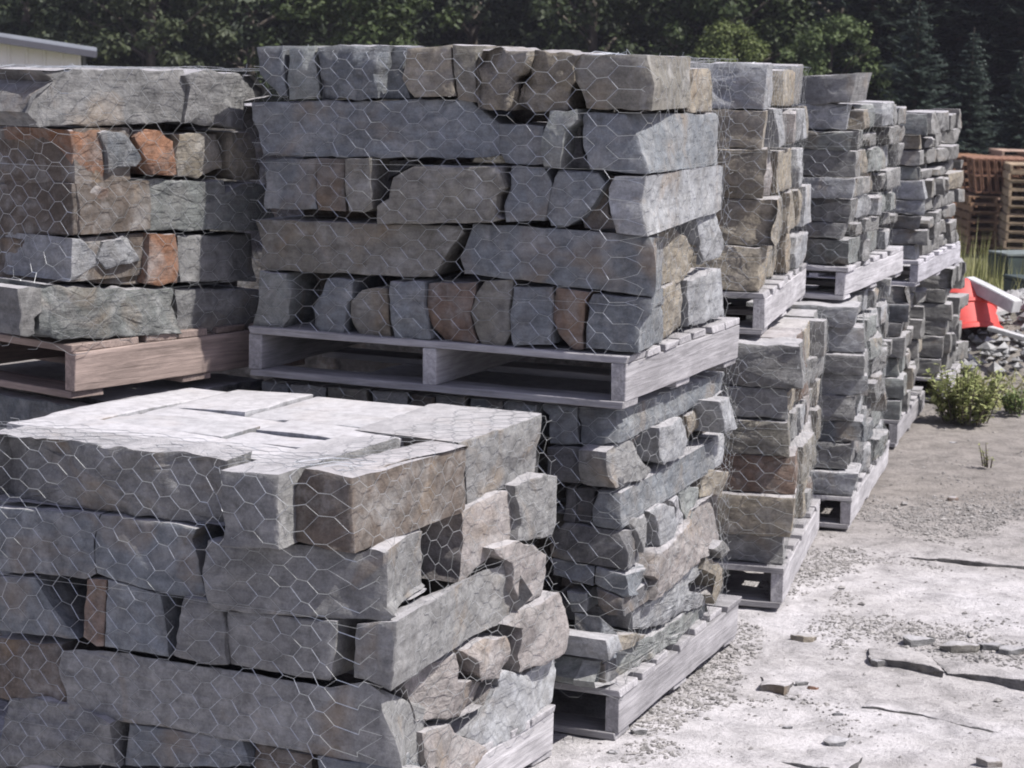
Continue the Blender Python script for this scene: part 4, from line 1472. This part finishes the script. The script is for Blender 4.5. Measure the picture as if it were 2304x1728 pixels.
# grey duct / beam lying over the rubble
DUCT = plain('zinc_sheet', (0.50, 0.50, 0.49), .55, .2, .3, 8)
a, b = at_y(2178, 636, 11.6), at_y(2288, 690, 11.3)
o = link('grey_beam', boxm((b - a).length, .07, .07, .004, 3, .004), DUCT)
e_ = link('dark_end_plate', boxm(.012, .06, .06, .003, 3, .001), plain('painted_hollow_shade', (.03, .03, .032), .9, 0, .2, 9), o)  # solid plate; the dark inside of the beam is painted on it
e_.location = (-(b - a).length / 2 - .003, 0, 0)
o.location = (a + b) / 2
o.rotation_euler = (b - a).to_track_quat('X', 'Z').to_euler()
tag(o, 'pale grey square beam propped on the rubble before the red tub', 'beam', 'pale beams on the rubble bank')
a, b = at_y(2205, 715, 11.5), at_y(2330, 672, 11.9)
o = link('grey_board', boxm((b - a).length, .09, .025, .003, 4, .004), plain('faded_board', (.36, .36, .35), .8, 0, .3, 9))
o.location = (a + b) / 2
o.rotation_euler = (b - a).to_track_quat('X', 'Z').to_euler()
tag(o, 'dull grey board slanting up under the pale beam', 'board', 'pale beams on the rubble bank')
a, b = at_y(2226, 738, 11.2), at_y(2330, 768, 11.0)
o = link('grey_board', boxm((b - a).length, .05, .022, .003, 5, .003), DUCT)
o.location = (a + b) / 2
o.rotation_euler = (b - a).to_track_quat('X', 'Z').to_euler()
tag(o, 'narrow pale board lying on the grey rubble face', 'board', 'pale beams on the rubble bank')
DK = plain('dark_green_paint', (.035, .05, .045), .6, 0, .4, 10)
for i, (X, Yp, Y, dx, dz, lb) in enumerate([(2285, 600, 14.0, .28, .16, 'dark green crate with a pale lid edge among the weeds'), (2300, 655, 12.6, .12, .14, 'small black box at the right edge by the beams')]):
    p = at_y(X, Yp, Y)
    root = empty('dark_crate', p, .3)
    tag(root, lb, 'crate')
    link('crate_body', boxm(dx, .25, dz, .01, i, .004), DK, root)
    l_ = link('lid', boxm(dx * 1.04, .26, .015, .003, i + 9, .003), plain('faded_lid', (.13, .15, .14), .7, 0, .3, 12) if i == 0 else DK, root)
    l_.location = (0, 0, dz / 2 + .009)

# ---- piles of new pallets
NEWW = (0.46, 0.24, 0.13)


def pallet_parts(Wd, Ld, h):
    out = []
    t = .02
    for u in (-.5, 0, .5):
        out.append(('stringer', (u * (Wd - .04), 0, h / 2), (.04, Ld, h - 2 * t)))
    for k in range(6):
        out.append(('deck_board', (0, -Ld / 2 + .05 + (Ld - .1) * k / 5, h - t / 2), (Wd, .09, t)))
    for k in range(3):
        out.append(('bottom_board', (0, -Ld / 2 + .05 + (Ld - .1) * k / 2, t / 2), (Wd, .09, t)))
    return out


PM = {}
for nm, c, d in pallet_parts(.86, .9, .122):
    if (nm, d) not in PM:
        bm = bmesh.new()
        bmesh.ops.create_cube(bm, size=1)
        bmesh.ops.scale(bm, vec=d, verts=bm.verts)
        bmesh.ops.bevel(bm, geom=bm.edges, offset=.003, segments=1, affect='EDGES')
        me = bpy.data.meshes.new(nm)
        bm.to_mesh(me)
        bm.free()
        me.materials.append(WOOD)
        PM[(nm, d)] = me
rng = random.Random(9)


def stack(X, Ypx, Y, n, rz, who, col, wf=1.0, tiltn=0):
    p = at_y(X, Ypx, Y)
    for i in range(n):
        root = empty('wooden_pallet', (p.x + rng.uniform(-.02, .02), p.y + rng.uniform(-.02, .02), p.z + i * .1265), rz + rng.uniform(-.03, .03))
        root.scale = (wf, 1, 1)
        tag(root, 'new brown pallet, %s up from the ground in %s' % (ORD[i], who), 'pallet', 'new pallets piled beyond the yard')
        k0 = rng.uniform(.8, 1.15)
        for nm, c, d in pallet_parts(.86, .9, .122):
            o_ = bpy.data.objects.new(nm, PM[(nm, d)])
            C.objects.link(o_)
            o_.parent = root
            o_.location = c
            k = k0 * rng.uniform(.85, 1.1)
            o_.color = (col[0] * k, col[1] * k, col[2] * k, 1)


stack(2222, 566, 33.0, 7, .05, 'the front pile beside the towers', (.28, .18, .115))
stack(2152, 560, 34.4, 12, .4, 'the half hidden pile at the tower', (.25, .14, .085))
stack(2318, 556, 32.2, 10, -.1, 'the pale pile at the right edge', (.38, .29, .20))
stack(2200, 560, 35.6, 12, .2, 'the back pile in the middle', (.50, .36, .28))
stack(2285, 560, 35.4, 13, .0, 'the back pile on the right', (.50, .36, .28))
# pallets stood on edge on top of the front pile
p0 = at_y(2222, 566, 33.0)
for i in range(8):
    root = empty('wooden_pallet', (p0.x - .36 + i * .115, p0.y, p0.z + 7 * .1265 + .30))
    root.rotation_euler = (0, math.radians(82), 0)
    root.scale = (.62, 1, .8)
    tag(root, 'reddish pallet stood on edge on the front pile, %s from the left' % ORD[i], 'pallet', 'pallets stood on edge')
    for nm, c, d in pallet_parts(.86, .9, .122):
        o_ = bpy.data.objects.new(nm, PM[(nm, d)])
        C.objects.link(o_)
        o_.parent = root
        o_.location = c
        o_.color = (.27, .15, .10, 1)

# ---- low white building
def corr_wall(L, hgt_, pitch=.32):
    V, Fc = [], []
    prof = []
    x = 0
    while x < L:
        prof += [(x, 0), (x + pitch - .07, 0), (x + pitch - .055, .03), (x + pitch - .015, .03)]
        x += pitch
    for (x, y) in prof:
        V.append((x, -y, 0))
        V.append((x, -y, hgt_))
    for i in range(len(prof) - 1):
        Fc.append((2 * i, 2 * i + 2, 2 * i + 3, 2 * i + 1))
    return mesh(V, Fc)


BY = 40.0
p0, p1 = at_y(-60, 74, BY), at_y(183, 112, BY)
root = empty('low_building', (p1.x, BY, terrain(0, BY)), .24)
tag(root, 'low white metal clad building with a shallow grey roof at the left', 'building')
Lb = p1.x - p0.x + 6
hw = p1.z - terrain(0, BY) - .06
WH = plain('white_cladding', (0.78, 0.74, 0.74), .5, 0, .04, 2)
wl = link('wall', corr_wall(Lb, hw + 2.0), WH, root)
wl.location = (-Lb, 0, 0)
bm = bmesh.new()
sl = (p0.z - p1.z) / (p1.x - p0.x)
# gable roof slab, its verge sloping down to the right
me = boxm(Lb + .4, 6, .1, .01, 1, 0)
rf = link('roof', me, plain('grey_roof_sheet', (.34, .36, .39), .5, .3, .1, 3), root)
rf.location = (-Lb / 2 + .1, 2.6, hw + .08 + sl * Lb / 2)
rf.rotation_euler = (0, math.atan(sl), 0)
# trim the wall under the roof slope
for v in wl.data.vertices:
    if v.co.z > 1:
        v.co.z = hw + sl * (Lb - v.co.x) - .02
en = link('end_wall', boxm(.06, 5.6, hw, .01, 2, 0), plain('dark_trim', (.10, .10, .11), .6, 0, .1, 3), root)
en.location = (.05, 2.75, hw / 2)
fs_ = link('fascia', boxm(Lb + .4, .05, .12, .005, 3, 0), plain('dark_fascia', (.07, .07, .085), .6, 0, .1, 3), root)
fs_.location = (-Lb / 2 + .1, -.46, hw + .0 + sl * Lb / 2)
fs_.rotation_euler = (0, math.atan(sl), 0)

# ---- thin haze volume, added to lift the dark of the wood
bm = bmesh.new()
bmesh.ops.create_cube(bm, size=1)
me = bpy.data.meshes.new('haze')
bm.to_mesh(me)
bm.free()
hz = link('haze', me)
hz.scale = (640, 560, 19)
hz.location = (0, 60, 6.5)
m = bpy.data.materials.new('air')
m.use_nodes = True
m.node_tree.nodes.clear()
mo = m.node_tree.nodes.new('ShaderNodeOutputMaterial')
pv = m.node_tree.nodes.new('ShaderNodeVolumePrincipled')
pv.inputs['Density'].default_value = 0.00045
pv.inputs['Color'].default_value = (0.86, 0.86, 1.0, 1)
m.node_tree.links.new(pv.outputs[0], mo.inputs['Volume'])
me.materials.append(m)
tag(hz, 'thin pale haze added over the yard to lift the darks', None, None, 'stuff')
